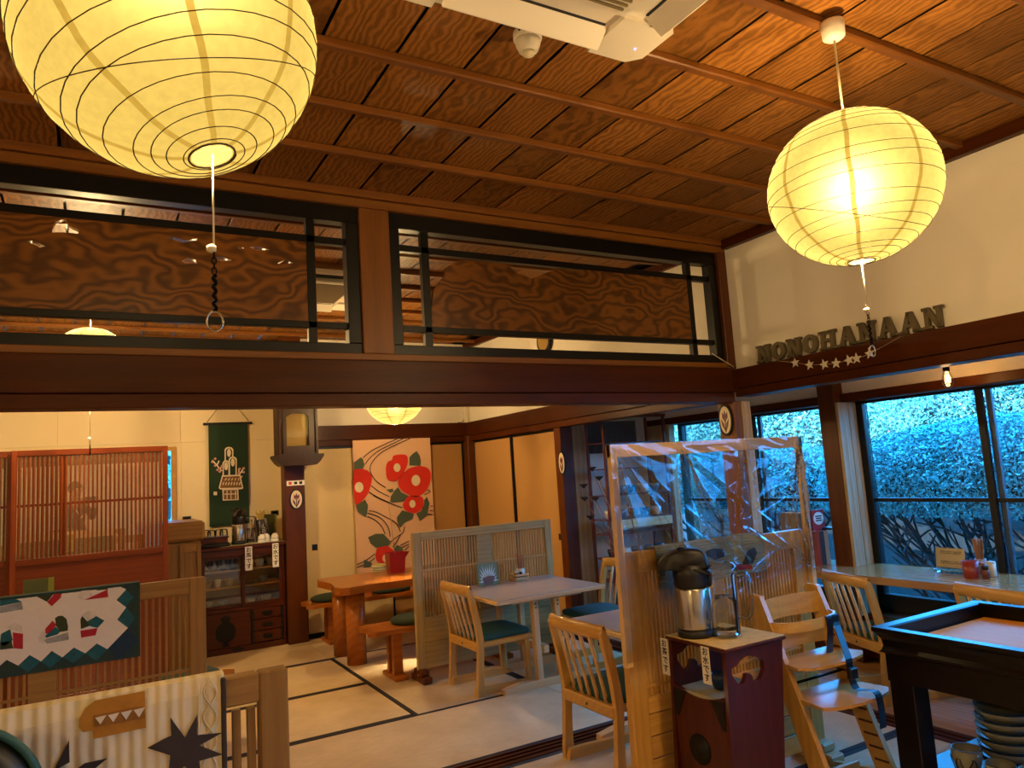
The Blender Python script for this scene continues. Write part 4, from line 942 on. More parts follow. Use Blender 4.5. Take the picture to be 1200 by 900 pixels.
for P in (ca([(250,365),(350,285),(500,210),(660,140)]), ca([(275,445),(330,370),(440,280),(600,200),(720,142)]), ca([(520,715),(420,650),(350,560),(335,480),(370,400),(460,310),(600,230),(800,140)]), ca([(345,690),(440,760),(560,820)]), ca([(320,765),(430,830),(560,890)]),
          cb([(370,5),(480,60),(600,110),(710,150)]), cb([(320,185),(400,200),(520,260),(640,330),(690,430)]), cb([(310,215),(420,250),(500,310),(550,390),(570,490)]), cb([(305,250),(400,300),(470,370),(510,460)]), cb([(180,815),(280,770),(390,690)]), cb([(180,850),(300,800),(390,740)]),
          cb([(690,590),(790,540)]), cb([(700,620),(790,575)]), cb([(740,650),(790,600)]), cb([(740,370),(720,440),(650,490),(570,550)]), cb([(690,470),(650,540),(600,610)]), ca([(1000,740),(1040,760),(970,800)]), cb([(1040,130),(1070,130)]), cb([(1035,185),(1070,185)]), cb([(1005,225),(1065,230)])):
    m = curve_strip(P, .0085, 0); m.v = [tuple(XZ((-base.x, -.0068, -base.z)) @ Vector(v)) for v in m.v]; m.build('black_line', M['ink'], t)
# ---- green scroll
Ys = 7.215; base = Vector((1.11, Ys, 1.05)); sc = lambda P: pxz(P, 7.5, 190, 480, Ys)
M['scrollg'] = plain('dark_green_cloth', '17301a', .9, 0, .1, 60, .2); M['scrollb'] = plain('bronze_print', '7a5526', .85, 0, .25, 90); M['pinkp'] = plain('pink_print', 'c98a78', .85); M['creamp'] = plain('cream_print', 'e0cfae', .85)
t = thing('green_scroll', 'dark green cloth scroll printed with a bamboo and straw decoration', 'scroll', base)
def cl(u, v): return (.93+.345*u-base.x, .003*math.sin(u*5+v), 1.995-.93*v-base.z)
MB().grid(cl, 8, 12).build('cloth', M['scrollg'], t)
r0, r1 = sc([(360,128),(790,116)]); MB().bar((r0[0]-base.x, 0, r0[1]-base.z), (r1[0]-base.x, 0, r1[1]-base.z), .016, .022, .002).build('top_rod', M['ink'], t)
a, b, c_ = sc([(395,110),(575,-120),(760,100)])
MB().tube([(a[0]-base.x, 0, a[1]-base.z), (b[0]-base.x, .01, b[1]-base.z), (c_[0]-base.x, 0, c_[1]-base.z)], .003, 5).build('cord', M['wire'], t)
def sp_(name, P, mk, y): print_piece(name, sc(P), Ys-y, M[mk], t, base)
cap = lambda x0, x1, yt, yb: [(x0, yb), (x0, yt+22), (x0+(x1-x0)*.2, yt+5), ((x0+x1)/2, yt), (x1-(x1-x0)*.2, yt+5), (x1, yt+22), (x1, yb)]
for n_, (x0_, x1_, yt, yb) in enumerate(((548, 625, 328, 470), (585, 655, 412, 580), (530, 592, 445, 585))):
    y = .0045+.0012*n_
    sp_('bamboo_outline', cap(x0_, x1_, yt, yb), 'creamp', y); sp_('bamboo_fill', cap(x0_+11, x1_-11, yt+12, yb), 'scrollg', y+.0004); sp_('bamboo_cut', ellipse((x0_+x1_)/2, yt+52, 17, 36), 'creamp', y+.0008)
sp_('straw_outline', [(525,578),(685,572),(712,692),(695,700),(510,702),(495,690)], 'creamp', .0085); sp_('straw_bundle', [(532,590),(678,584),(700,685),(508,690)], 'scrollb', .009)
sp_('base_outline', [(528,702),(668,700),(672,795),(532,800)], 'creamp', .0085); sp_('straw_base', [(540,708),(658,706),(660,786),(542,790)], 'scrollb', .009)
for k in range(7): sp_('straw_mark', [(528+24*k, 655), (540+24*k, 635), (545+24*k, 640), (534+24*k, 668)], 'creamp', .0096)
for k in range(5): sp_('straw_mark', [(545+30*k, 620), (565+26*k, 600), (570+26*k, 603), (552+30*k, 625)], 'creamp', .0096)
sp_('base_line', [(545,740),(655,736),(655,744),(545,748)], 'creamp', .0096)
for x in (565, 600, 640): sp_('base_line', [(x,712),(x+8,712),(x+8,785),(x,786)], 'creamp', .0096)
for P in ([(440,445),(525,540)], [(480,490),(500,450)], [(505,520),(540,485)], [(665,590),(715,515)], [(675,560),(672,520)], [(690,550),(720,548)]):
    m = curve_strip(sc(P), .011, 0, 2); m.v = [tuple(XZ((-base.x, -.006, -base.z)) @ Vector(v)) for v in m.v]; m.build('twig', M['creamp'], t)
for x, y in ((440,460),(465,432),(465,492),(485,530),(505,545),(525,495),(497,515),(680,520),(715,515),(715,550),(695,590),(672,560)): sp_('blossom', ellipse(x, y, 11, 11, 8), 'pinkp', .0072)
sp_('seal', [(452,722),(482,722),(482,752),(452,752)], 'creamp', .006)
# ---- quilts over the two left screens
def quilt_mat(name, col, axis, scale, strength):
    m, nt, b = newmat(name); L = nt.links; tc = N(nt, 'ShaderNodeTexCoord')
    wv = N(nt, 'ShaderNodeTexWave', wave_type='BANDS', bands_direction=axis, i_Scale=scale, i_Distortion=1.2, i_Detail=2); L.new(tc.outputs['Object'], wv.inputs['Vector'])
    nz = N(nt, 'ShaderNodeTexNoise', i_Scale=70, i_Detail=3); L.new(tc.outputs['Object'], nz.inputs['Vector'])
    b.inputs['Base Color'].default_value = rgb(col); b.inputs['Roughness'].default_value = .95
    bp = N(nt, 'ShaderNodeBump', i_Strength=strength, i_Distance=.006); L.new(wv.outputs['Fac'], bp.inputs['Height'])
    b2 = N(nt, 'ShaderNodeBump', i_Strength=.3, i_Distance=.003); L.new(nz.outputs['Fac'], b2.inputs['Height']); L.new(bp.outputs[0], b2.inputs['Normal']); L.new(b2.outputs[0], b.inputs['Normal'])
    return m
def drape(P0, P1, Y, ztop, drop, th, back, parent, mat, base, name='cloth'):   # cloth folded over a screen top from x=P0 to x=P1
    sec = [(-th/2-.004, ztop-drop), (-th/2-.005, ztop-.02), (-th/2-.003, ztop+.004), (0, ztop+.008), (th/2+.003, ztop+.004), (th/2+.005, ztop-.02), (th/2+.005, ztop-back)]
    m = MB(); n = 40
    out = [(y-(.006 if i < 2 else 0), z+(.006 if 2 <= i <= 4 else 0)) for i, (y, z) in enumerate(sec)]
    out = [(y+(.006 if i > 4 else 0), z) for i, (y, z) in enumerate(out)]
    ring = sec + list(reversed(out)); k = len(ring); vs = []; fs = []
    for i in range(n+1):
        x = P0+(P1-P0)*i/n
        vs += [(x-base.x, Y+y-base.y, z-base.z) for y, z in ring]
    for i in range(n):
        for j in range(k): fs.append((i*k+j, i*k+(j+1) % k, (i+1)*k+(j+1) % k, (i+1)*k+j))
    fs += [tuple(range(k)), tuple(range(n*k, n*k+k))]
    return m.add(vs, fs).build(name, mat, parent)
QC = {k: plain('quilt_'+k, v, .95, 0, n_, 45, .2) for k, v, n_ in (('navy', '1a3040', .5), ('teal', '1c5258', .45), ('cream', 'd5c8b4', .06), ('red', 'a01c22', .2), ('green', '33381c', .25), ('stripe', '8d8b84', .5), ('dots', 'c8bba5', .3), ('mustard', 'a9701c', .3), ('brown', '8c5a1c', .3), ('dark', '352a24', .3), ('border', '24372f', .3))}
# mitten quilt
Y1 = 3.70; yf = Y1-.016-.0115; q1 = lambda P: pxz(P, 5.217, 30, 660, yf); q8 = lambda P: pxz(P, 3.333, 0, 660, yf)
xr = at(164, 700, Y=yf).x; zb = at(164, 769, Y=yf).z; base = Vector(((-.66+xr)/2, Y1, zb))
t = thing('mitten_quilt', 'cream patchwork quilt with mitten shapes and teal zigzag border', 'quilt', base)
drape(-.66, xr, Y1, 1.0, 1.0-zb, .032, .3, t, QC['border'], base)
lift = [0.0]
def qp(P, k, y): print_piece('quilt_patch', P, yf-y, QC[k], t, base, .001)
ztop = 1.0
crm = q1([(580,132),(615,160),(555,225),(615,270),(560,345),(625,395),(500,525),(435,490),(365,550),(295,515),(225,575),(160,535),(95,600),(25,560),(-45,625),(-115,590),(-190,655)]); xl = -.655
crm = [(xr-.12, ztop)] + crm[0:] + [(xl, crm[-1][1]), (xl, ztop)]
qp([(x, min(z, ztop)) for x, z in crm], 'cream', .0014)
for P in ([(560,225),(615,165),(660,205),(612,268)], [(565,345),(618,275),(668,330),(628,395)], [(95,602),(160,537),(225,577),(150,640)], [(232,577),(297,517),(365,552),(290,612)], [(370,552),(437,492),(500,527),(430,598)], [(-45,627),(25,562),(92,602),(15,665)], [(505,525),(625,398),(690,470),(560,590)]): qp(q1(P), 'teal' if P[0][0] != 505 else 'navy', .0010)
for P, k in (([(180,335),(200,322),(225,320),(250,340),(260,385),(258,412),(215,420),(185,382)], 'green'), ([(120,402),(165,350),(190,377),(150,425),(122,432)], 'red'), ([(120,442),(185,387),(215,417),(195,435),(125,457)], 'teal'), ([(110,468),(260,422),(265,467),(130,492)], 'stripe'), ([(75,455),(95,420),(118,415),(120,465),(110,490),(85,480)], 'dots'),
             ([(335,345),(345,322),(378,355),(395,382),(338,402)], 'green'), ([(345,320),(370,292),(405,288),(428,297),(432,320),(376,355)], 'dots'), ([(375,357),(432,322),(482,350),(440,395),(395,385)], 'teal'), ([(335,412),(440,396),(428,440),(340,455)], 'red'),
             ([(357,225),(500,160),(506,207)], 'red'), ([(425,152),(500,148),(504,160),(440,166)], 'green'), ([(318,200),(340,165),(390,160),(410,195),(355,222),(330,220)], 'dots'), ([(65,197),(170,186),(132,236)], 'green'), ([(132,238),(175,187),(220,186),(216,210),(160,263)], 'red')):
    qp([(x, min(z, ztop+.002)) for x, z in q1(P)], k, .0020)
for P, k in (([(5,275),(40,257),(50,300),(15,325),(0,310)], 'teal'), ([(50,270),(90,275),(90,335),(52,332)], 'red'), ([(0,310),(45,303),(52,332),(0,338)], 'green'), ([(0,170),(85,150),(90,180),(0,195)], 'stripe'), ([(0,140),(60,132),(85,150),(0,168)], 'teal'), ([(25,250),(60,230),(85,245),(88,270),(45,258)], 'dots')): qp([(x, min(z, ztop+.002)) for x, z in q8(P)], k, .0020)
for k in range(40):                                            # little dark motifs printed on the sashing
    c = q1([(random.choice((25, 290, 540))+random.uniform(-14, 14) if k % 2 else random.uniform(-150, 560), random.uniform(175, 560) if k % 2 else random.choice((270, 480, 500))+random.uniform(-20, 20))])[0]
    if c[1] < ztop-.01: MB().prism(ellipse(c[0], c[1], .0045, .0032, 6), .0006, XZ((-base.x, yf-.0017-base.y, -base.z))).build('printed_motif', QC['dark'], t)
# cream star quilt
Y2 = 1.69; yf2 = Y2-.018-.0115; q2 = lambda P: pxz(P, 3.333, 0, 660, yf2)
xr = at(264, 830, Y=yf2).x; base = Vector(((-.74+xr)/2, Y2, .55))
M['quiltc'] = quilt_mat('quilted_cream_cotton', 'd8c49a', 'X', 14, .6)
t = thing('star_quilt', 'cream quilted cloth with a mustard patch and dark star', 'quilt', base)
drape(-.74, xr, Y2, 1.0, .42, .036, .3, t, M['quiltc'], base)
MB().box(xr-.008-base.x, xr+.002-base.x, -.034, -.016, .60-base.z, 1.005-base.z, .003).build('binding', QC['dark'], t)
def qp2(P, k, y): print_piece('quilt_patch', q2(P), yf2-y, QC[k], t, base, .002)
qp2([(310,605),(335,565),(370,535),(565,497),(570,640),(365,685),(362,650),(325,658),(308,640)], 'mustard', .002); qp2([(365,592),(560,552),(567,602),(370,637)], 'brown', .0042)
for k in range(4): qp2([(372+50*k, 600-10*k), (415+50*k, 590-10*k), (392+50*k, 625-9*k)], 'cream', .0064)
qp2([(575,720),(640,685),(668,672),(665,600),(722,680),(770,590),(768,670),(868,660),(778,710),(868,745),(778,770),(785,840),(718,790),(655,850),(665,748)], 'dark', .002)
for P in ([(270,690),(272,775),(210,810)], [(290,810),(330,780),(420,760),(370,800),(300,830)]): qp2(P, 'dark', .002)
qm = MB()
for k in range(3):                                             # twisted cable quilting along the right edge
    P = [(820+26*math.sin(i*math.pi/6+k*math.pi), 455+i*16) for i in range(24)] if k < 2 else [(775, 460+i*40) for i in range(9)]
    Q = q2(P); qm.tube([(x-base.x, yf2-base.y-.002, z-base.z) for x, z in Q], .0016, 5)
qm.build('quilted_cord', M['quiltc'], t)
# olive menu folder peeping over the mitten quilt
o = MB().box(-.055, .055, -.008, .008, 0, .16, .002).build('menu_folder', plain('olive_card', '5a5a1c', .6, 0, .2, 12), None); pm = at(45, 690, Y=3.80); o.location = (pm.x, 3.80, .90); o.rotation_euler = (-.12, 0, 0)
tag(o, 'olive green folder standing behind the mitten quilt', 'folder')
MB().box(.034, .056, -.0095, .0095, .0, .1605, .001).build('spine', plain('lime_card', '8d8a22', .6), o)
# ---- beige cloth over the partition
Yp = 2.42; yf3 = Yp-.02-.0115; base = Vector((2.4, Yp, .8)); c0 = at(770, 655, Y=yf3).x; c1_ = at(896, 640, Y=yf3).x
M['linen'] = quilt_mat('green_beige_linen', '8f8a68', 'Z', 30, .4)
t = thing('table_runner', 'beige green cloth draped over the plastic curtained partition', 'cloth', base)
drape(c0, c1_, Yp, 1.03, .16, .04, .2, t, M['linen'], base)
qq = lambda P: pxz(P, 4.736, 700, 500, yf3)
for P, k in (([(600,690),(640,675),(700,680),(705,720),(650,740),(605,715)], 'dark'), ([(800,770),(830,690),(870,670),(885,700),(860,760)], 'dark'), ([(765,760),(850,765),(860,790),(780,795)], 'red'), ([(410,710),(455,715),(440,735),(408,738)], 'brown')): print_piece('printed_motif', qq(P), yf3-.002, QC[k], t, base, .001)
# ================================================================ plastic curtain on a wooden frame
Yf = 2.385; xa, xb = 1.805, 2.955; zt_ = 1.468
t = thing('plastic_curtain_frame', 'light wooden frame wrapped in crumpled clear plastic sheet', 'curtain', (xa, Yf, 0))
MB().box(0, xb-xa, -.014, .014, zt_-.052, zt_, .002).build('top_bar', M['pale'], t)
MB().box(.0, .032, -.018, .010, .60, zt_, .002).build('side_bar', M['palez'], t)
MB().box(xb-xa-.028, xb-xa, -.014, .014, .77, zt_, .002).build('side_bar', M['palez'], t)
M['film'] = clear('clear_plastic_film', (.95,.97,.98), 1.5, 1.1, .07, .012)
random.seed(11)
fl_w = xb-xa+.01
folds = []                                                     # straight tension creases fanning from the tied points
for (ax, az, tx, tz, w, h) in ((.04, .82, .42, .18, .010, .016), (.05, .80, .55, .10, .012, .018), (.03, .78, .22, .05, .010, .014), (.06, .83, .62, .30, .014, .016), (.36, .84, .58, .34, .012, .018), (.36, .84, .70, .20, .012, .02), (.38, .84, .48, .5, .010, .014),
                               (.75, .85, .66, .30, .012, .012), (.76, .85, .80, .45, .014, .014), (.74, .85, .72, .55, .01, .012), (1.10, .85, 1.02, .40, .012, .018), (1.11, .85, 1.08, .10, .010, .016), (1.10, .85, .85, .62, .014, .012),
                               (1.13, .02, .92, .26, .016, .02), (1.13, .02, .85, .12, .014, .018), (1.12, .03, 1.04, .30, .014, .02), (1.13, .02, .70, .10, .012, .014), (.02, .84, .13, .25, .008, .018), (.37, .84, .30, .30, .008, .016), (.36, .84, .82, .42, .010, .018), (1.12, .84, 1.135, .2, .009, .018), (1.11, .84, 1.0, .15, .010, .016), (1.13, .01, 1.10, .4, .010, .02), (1.13, .01, .80, .30, .012, .02), (.6, .1, .9, .2, .03, .008), (.7, .45, 1.0, .55, .03, .010), (.65, .6, 1.05, .72, .03, .008)):
    folds.append((ax, az, tx, tz, w, h*1.25))
def film(u, v):
    x = u*fl_w; z = .86*v; y = 0.0
    for ax, az, tx, tz, w, h in folds:
        dx, dz = tx-ax, tz-az; L2 = dx*dx+dz*dz; s = ((x-ax)*dx+(z-az)*dz)/L2
        if -.05 < s < 1.35:
            sd = ((x-ax)*dz-(z-az)*dx)/math.sqrt(L2); ww = w*(.30+max(s, 0)*.9)
            y -= h*(math.exp(-abs(sd)/ww*1.6)-.55*math.exp(-abs(sd-ww*1.5)/ww*1.8))*max(0, min(1, (s+.05)*6))*max(0, min(1, (1.35-s)*1.6))
    y += .004*math.sin(x*7.3+z*5)+.0025*math.sin(x*17-z*9)+.0012*math.sin(z*70+x*30)*math.exp(-((z-.8)/.07)**2)
    if x < .03 or x > fl_w-.03 or z > .83: y = max(min(y, .002), -.006)
    zb = .62 + .22*max(0, min(1, (x-.15)/.9))
    zz = zt_+.004 - (zt_+.004-zb)*(1-v)
    return (x-.005, -.021+y, zz)
MB().grid(film, 260, 190).build('plastic_sheet', M['film'], t)
# ================================================================ crockery and small things
M['china'] = plain('white_china', 'd9d3c4', .25); M['chinab'] = plain('blue_grey_china', '5d6a72', .3, 0, .4, 60); M['chinap'] = plain('patterned_china', '9c8c6c', .3, 0, .6, 70); M['indigo'] = plain('indigo_china', '1d2c44', .25, 0, .3, 50)
def airpot(loc, h, rz, label):
    t = thing('air_pot', label, 'air pot', loc, rz, 'pump air pots'); k = h/.36
    MB().lathe([(.066*k, 0), (.070*k, .004*k), (.070*k, .026*k), (.064*k, .030*k)], 28).build('base', M['black'], t)
    MB().lathe([(.064*k, .030*k), (.066*k, .04*k), (.066*k, .185*k), (.062*k, .195*k)], 32).build('body', M['metal'], t)
    MB().lathe([(.064*k, .193*k), (.069*k, .205*k), (.071*k, .245*k), (.068*k, .285*k)], 28).build('collar', M['black'], t)
    prof = smoothpoly([(-.05, .262), (.066, .262), (.072, .29), (.062, .325), (.03, .345), (-.03, .348), (-.085, .332), (-.118, .308), (-.130, .280), (-.118, .264), (-.095, .268)], 3)
    n = len(prof); vs = []; fs = []
    for yy_, sc_ in ((-.062, .78), (-.05, .95), (-.02, 1), (.02, 1), (.05, .95), (.062, .78)): vs += [((x+.02)*sc_*k-.02*k, yy_*k*max(.38, min(1, 1+(x+.05)*8)), (.305+(z-.305)*sc_)*k) for x, z in prof]
    for i in range(5):
        for j in range(n): fs.append((i*n+j, i*n+(j+1) % n, (i+1)*n+(j+1) % n, (i+1)*n+j))
    fs += [tuple(range(n)), tuple(range(5*n, 6*n))]; MB().add(vs, fs, True).build('pump_head', M['black'], t)
    MB().tube([(-.112*k, 0, .275*k), (-.114*k, 0, .245*k)], .012*k, 10).build('spout', M['black'], t)
    MB().lathe([(.018*k, 0), (.016*k, .006*k), (0, .008*k)], 14, (-.03*k, 0, .345*k)).build('lock_button', M['dmetal'], t)
    MB().tube([(.0, -.066*k, .27*k), (.055*k, -.067*k, .25*k), (.085*k, -.03*k, .24*k), (.085*k, .03*k, .24*k), (.055*k, .067*k, .25*k), (.0, .066*k, .27*k)], .006*k, 8).build('carry_handle', M['black'], t)
    return t
M['water'] = clear('water', (.93,.97,.98), 1.33, 1.0)
def pitcher(loc, h, rz, label):
    t = thing('glass_pitcher', label, 'pitcher', loc, rz, 'clear water pitchers'); k = h/.30
    MB().lathe([(.0, .006*k), (.050*k, .006*k), (.056*k, .0), (.058*k, .004*k), (.054*k, .016*k), (.053*k, .03*k), (.056*k, .235*k), (.059*k, .245*k)], 32, cap=False).build('glass_jug', M['vglass'], t)
    MB().lathe([(.0, .024*k), (.0495*k, .031*k), (.0520*k, .15*k), (.0, .15*k)], 28, cap=False).build('water', M['water'], t)
    MB().lathe([(.060*k, .243*k), (.061*k, .255*k), (.058*k, .268*k), (.045*k, .278*k), (.02*k, .283*k), (.0, .284*k)], 28, cap=False).build('lid', M['vglass'], t)
    MB().tube(smoothpoly([(.055*k, 0, .225*k), (.085*k, 0, .23*k), (.103*k, 0, .21*k), (.104*k, 0, .13*k), (.096*k, 0, .08*k), (.078*k, 0, .065*k), (.060*k, 0, .075*k)], 4, False), .008*k, 8).build('handle', M['vglass'], t)
    MB().prism([(-.055*k, -.02*k), (-.078*k, 0), (-.055*k, .02*k)], .02*k, Matrix.Translation((0, 0, .232*k))).build('pour_lip', M['vglass'], t)
    return t
p = at(819, 747, Z=.703); airpot((p.x+.012, p.y+.03,   .7027), .35, math.radians(150)+math.pi, 'steel air pot with black pump head on the water stand')
p = at(852, 748, Z=.703); pitcher((p.x+.024, p.y+.022, .7027), .30, math.radians(-35), 'clear glass pitcher half full of water on the water stand')
def cup(loc, r, h, mk, label, group, name='teacup', handle=False, rz=0, taper=.75, band=None):
    t = thing(name, label, 'cup', loc, rz, group)
    MB().lathe([(0, .006), (r*taper*.7, .006), (r*taper*.7, 0), (r*taper*.8, 0), (r*taper, h*.12), (r*.95, h*.6), (r, h), (r*.93, h), (r*.88, h*.6), (r*taper*.85, h*.2), (0, h*.15)], 20, cap=False).build('bowl', M[mk], t)
    if handle: MB().tube(smoothpoly([(r*.95, 0, h*.8), (r*1.4, 0, h*.8), (r*1.5, 0, h*.5), (r*1.2, 0, h*.25), (r*.85, 0, h*.28)], 3, False), r*.09, 7).build('handle', M[mk], t)
    if band: MB().lathe([(r*.965, h*.62), (r*1.005, h*.9)], 20, cap=False).build('rim_band', M[band], t)
    return t
cup((2.10, 2.18, ZS-.002), .036, .06, 'indigo', 'dark blue cup inside the water stand', 'cups in the water stand')
# ---- crockery under the black table
def onray(px, py, X): return at(px, py, X=X)
def plant_cup(px, py, X, r, h, label):
    p = at(px, py, X=X); t = cup((p.x, p.y, .1855), r, h, 'chinag', label, 'grey cups under the black table', 'leaf_cup', taper=.72)
    for k in range(5):
        q0 = math.pi + math.radians(10+28*(k-2))
        m = MB(); pts = []
        for j in range(6):
            zf_ = h*(.15+.11*j); rr = r*(.74+.21*min(1, zf_/h/.6))*1.02+.001; q = q0 + .05*math.sin(j*1.2+k)+(.06*(j-2) if k % 2 else -.06*(j-2))
            pts.append((rr*math.cos(q), rr*math.sin(q), zf_))
        m.tube(pts, .0022, 5).build('painted_leaf', M['indigo'], t)
    MB().lathe([(r*1.004, h*.99), (r*1.0, h*1.01), (r*.94, h*1.01)], 20, cap=False).build('dark_rim', M['indigo'], t)
M['chinag'] = plain('grey_green_china', '8d8c78', .35, 0, .1, 30)
plant_cup(1133, 885, 2.80, .052, .088, 'grey cup with painted leaf under the black table, left one')
plant_cup(1172, 893, 2.78, .050, .075, 'grey cup with painted leaf under the black table, middle one')
plant_cup(1212, 896, 2.78, .052, .085, 'grey cup under the black table at the right picture edge')
pb = at(1180, 862, X=2.95)
for k in range(6):
    t = thing('stacked_bowl', ['lowest', 'second', 'third', 'fourth', 'fifth', 'topmost'][k]+' grey bowl with dark bands in the stack under the black table', 'bowl', (pb.x, pb.y, .1855+.034*k), 0, 'stacked bowls under the black table')
    r = .098
    MB().lathe([(0, .004), (.05, .004), (.05, 0), (.06, 0), (.085, .02), (r, .05), (r*.97, .052), (.08, .026), (0, .015)], 26, cap=False).build('bowl', M['chinag'], t)
    MB().lathe([(r*.965, .040), (r*1.012, .052)], 26, cap=False).build('dark_band', M['indigo'], t)
# ---- things on the window counter
zc = .6203
def mug(loc, label):
    t = thing('mug', label, 'mug', loc, math.radians(-70), 'mugs')
    MB().lathe([(0, .004), (.034, .004), (.036, 0), (.038, .004), (.045, .095), (.042, .095), (.036, .012), (0, .01)], 24, cap=False).build('body', M['redglaze'], t)
    MB().tube(smoothpoly([(.042, 0, .08), (.065, 0, .08), (.072, 0, .055), (.06, 0, .03), (.04, 0, .028)], 3, False), .005, 8).build('handle', M['redglaze'], t)
M['redglaze'] = plain('brown_red_glaze', '8a2c20', .3)
mug(tuple(at(1139, 677, Z=zc)), 'brick red mug on the window counter')
def chopsticks(loc, h, label, mk, n=14, spread=.024, sl=.20):
    t = thing('chopstick_holder', label, 'holder', loc, 0, 'holders of chopsticks')
    MB().lathe([(0, .004), (.028, .004), (.03, 0), (.031, h), (.028, h), (.026, .01), (0, .01)], 20, cap=False).build('jar', M[mk], t)
    rs = random.Random(3)
    for k in range(n):
        q = rs.uniform(0, 6.28); r = rs.uniform(.3, 1)
        MB().bar((.012*r*math.cos(q), .012*r*math.sin(q), .012), (spread*1.35*r*math.cos(q), spread*1.35*r*math.sin(q), sl+rs.uniform(-.006, .004)), .0065, .0065).build('chopstick', M['stick'], t)
M['stick'] = wood('chopstick_wood', '7a4a2c', 'b5835c', 'z', .6, 9, .3, .5, .3, 0)
M['jarp'] = plain('patterned_jar', '9a8a82', .4, 0, .4, 50)
chopsticks(tuple(at(1151, 672, Z=zc)), .085, 'jar of wooden chopsticks on the window counter behind the red mug', 'jarp')
p = at(1156, 678, Z=zc); t = thing('sauce_bottle', 'small brown sauce bottle with black cap beside the red mug', 'bottle', tuple(p))
MB().lathe([(0, 0), (.02, 0), (.021, .035), (.017, .045), (.015, .05)], 18).build('bottle', plain('brown_glaze', '6b3420', .35), t); MB().lathe([(.017, .05), (.018, .07), (.008, .074)], 16).build('cap', M['black'], t)
p = at(1163, 675, Z=zc); t = thing('white_canister', 'cream canister at the right of the counter condiments', 'canister', tuple(p))
MB().lathe([(0, 0), (.024, 0), (.025, .075)], 20).build('body', M['china'], t); MB().lathe([(.026, .074), (.025, .082), (.004, .085)], 20).build('lid', M['china'], t)
p0 = at(1098, 670, Z=zc); p1 = at(1132, 673, Z=zc); wd = (p1-p0).length
ex = (p1-p0).normalized(); rz = math.atan2(ex.y, ex.x)
t = thing('menu_stand', 'clear stand with a handwritten card on the window counter', 'sign', tuple((p0+p1)/2), rz)
MB().box(-wd/2, wd/2, -.003, .003, .03, .145, .001).build('card', plain('tan_card', 'b5a585', .8), t, (0, .0, 0), (-.12, 0, 0))
MB().box(-wd/2-.006, wd/2+.006, .004, .006, .02, .15).build('acrylic_plate', M['vglass'], t, (0, 0, 0), (-.12, 0, 0))
MB().box(-wd/2, wd/2, -.03, .04, 0, .022, .002).build('acrylic_foot', M['vglass'], t)
rs = random.Random(5)
for zz in (.122, .112, .064, .054):
    x = -wd/2+.03
    while x < wd/2-.02:
        w_ = rs.uniform(.003, .009); MB().box(x, x+w_, -.0038, -.003, zz+rs.uniform(-.002, .001), zz+rs.uniform(.003, .006)).build('written_character', M['dmetal'], t, None, (-.12, 0, 0)); x += w_+.004
# books standing on the counter behind the post
def book(name, px0, px1, pyt, Y, d, col, label, cover=None):
    b_ = at(px0, 667, Y=Y); a = at(px1, 667, Y=Y); zt2 = at(px0, pyt, Y=Y).z
    t = thing(name, label, 'book', (b_.x, Y, zc), 0, 'books on the counter behind the post'); w_ = max(.012, a.x-b_.x-.001); hh = zt2-zc
    MB().box(.0015, w_-.0015, .002, d, .001, hh-.003).build('pages', M['white'], t)
    k = plain(name+'_cover', col, .45)
    MB().box(0, .0014, 0, d+.002, 0, hh).box(w_-.0014, w_, 0, d+.002, 0, hh).box(0, w_, 0, .0018, 0, hh).build('cover', k, t)
    return t, w_, hh
for k, (a, b_, yt, col, lb) in enumerate(((943, 946, 601, '6b5a48', 'brown'), (946, 949, 600, 'b9a78e', 'pale'), (949, 953, 600, '8b7660', 'tan'), (953, 957, 599, '2f3c46', 'dark blue'))):
    book('book', a, b_, yt, 3.47, .16, col, 'tall %s book in the row on the counter left of the red magazine' % lb)
t = thing('magazine', 'red magazine with a round white title patch standing on the counter', 'magazine', tuple(at(958, 667, Y=3.50)))
t.location.z = zc; x1_ = at(973, 667, Y=3.50).x-t.location.x; zz = at(952, 598, Y=3.5).z-zc
MB().box(0, x1_, 0, .008, 0, zz, .001).build('cover', plain('magazine_red', 'b02a2a', .4), t)
MB().prism(ellipse(x1_*.52, zz-.06, x1_*.40, .045, 20), .0006, XZ((0, 0, 0))).build('round_patch', M['white'], t)
for zr_, w_ in ((zz-.045, .5), (zz-.06, .42), (zz-.075, .5)): MB().box(x1_*(.52-w_/2), x1_*(.52+w_/2), -.0014, -.0007, zr_-.004, zr_+.004).build('title_line', M['ink'], t)
MB().box(.004, x1_-.004, -.001, 0, .02, zz-.16).build('photo_block', plain('magazine_photo', '7d7466', .5, 0, .6, 40), t)
for k, (a, b_, col, lb) in enumerate(((960, 965, '9c4a3c', 'red topped'), (965, 970, '3f5e80', 'blue'), (970, 975, 'b8b4ae', 'silver'))):
    book('book', a, b_, 622, 3.42, .05, col, 'thin %s book in front of the red magazine' % lb)
p = at(972, 618, Y=3.43); o = MB().lathe([(0, 0), (.042, .0), (.036, .012), (.018, .018), (0, .019)], 20, cap=False).build('cloth_cap', M['black'], None, (p.x, 3.445, at(965, 622, Y=3.42).z+.001)); tag(o, 'black rounded cap lying on the thin books', 'hat')
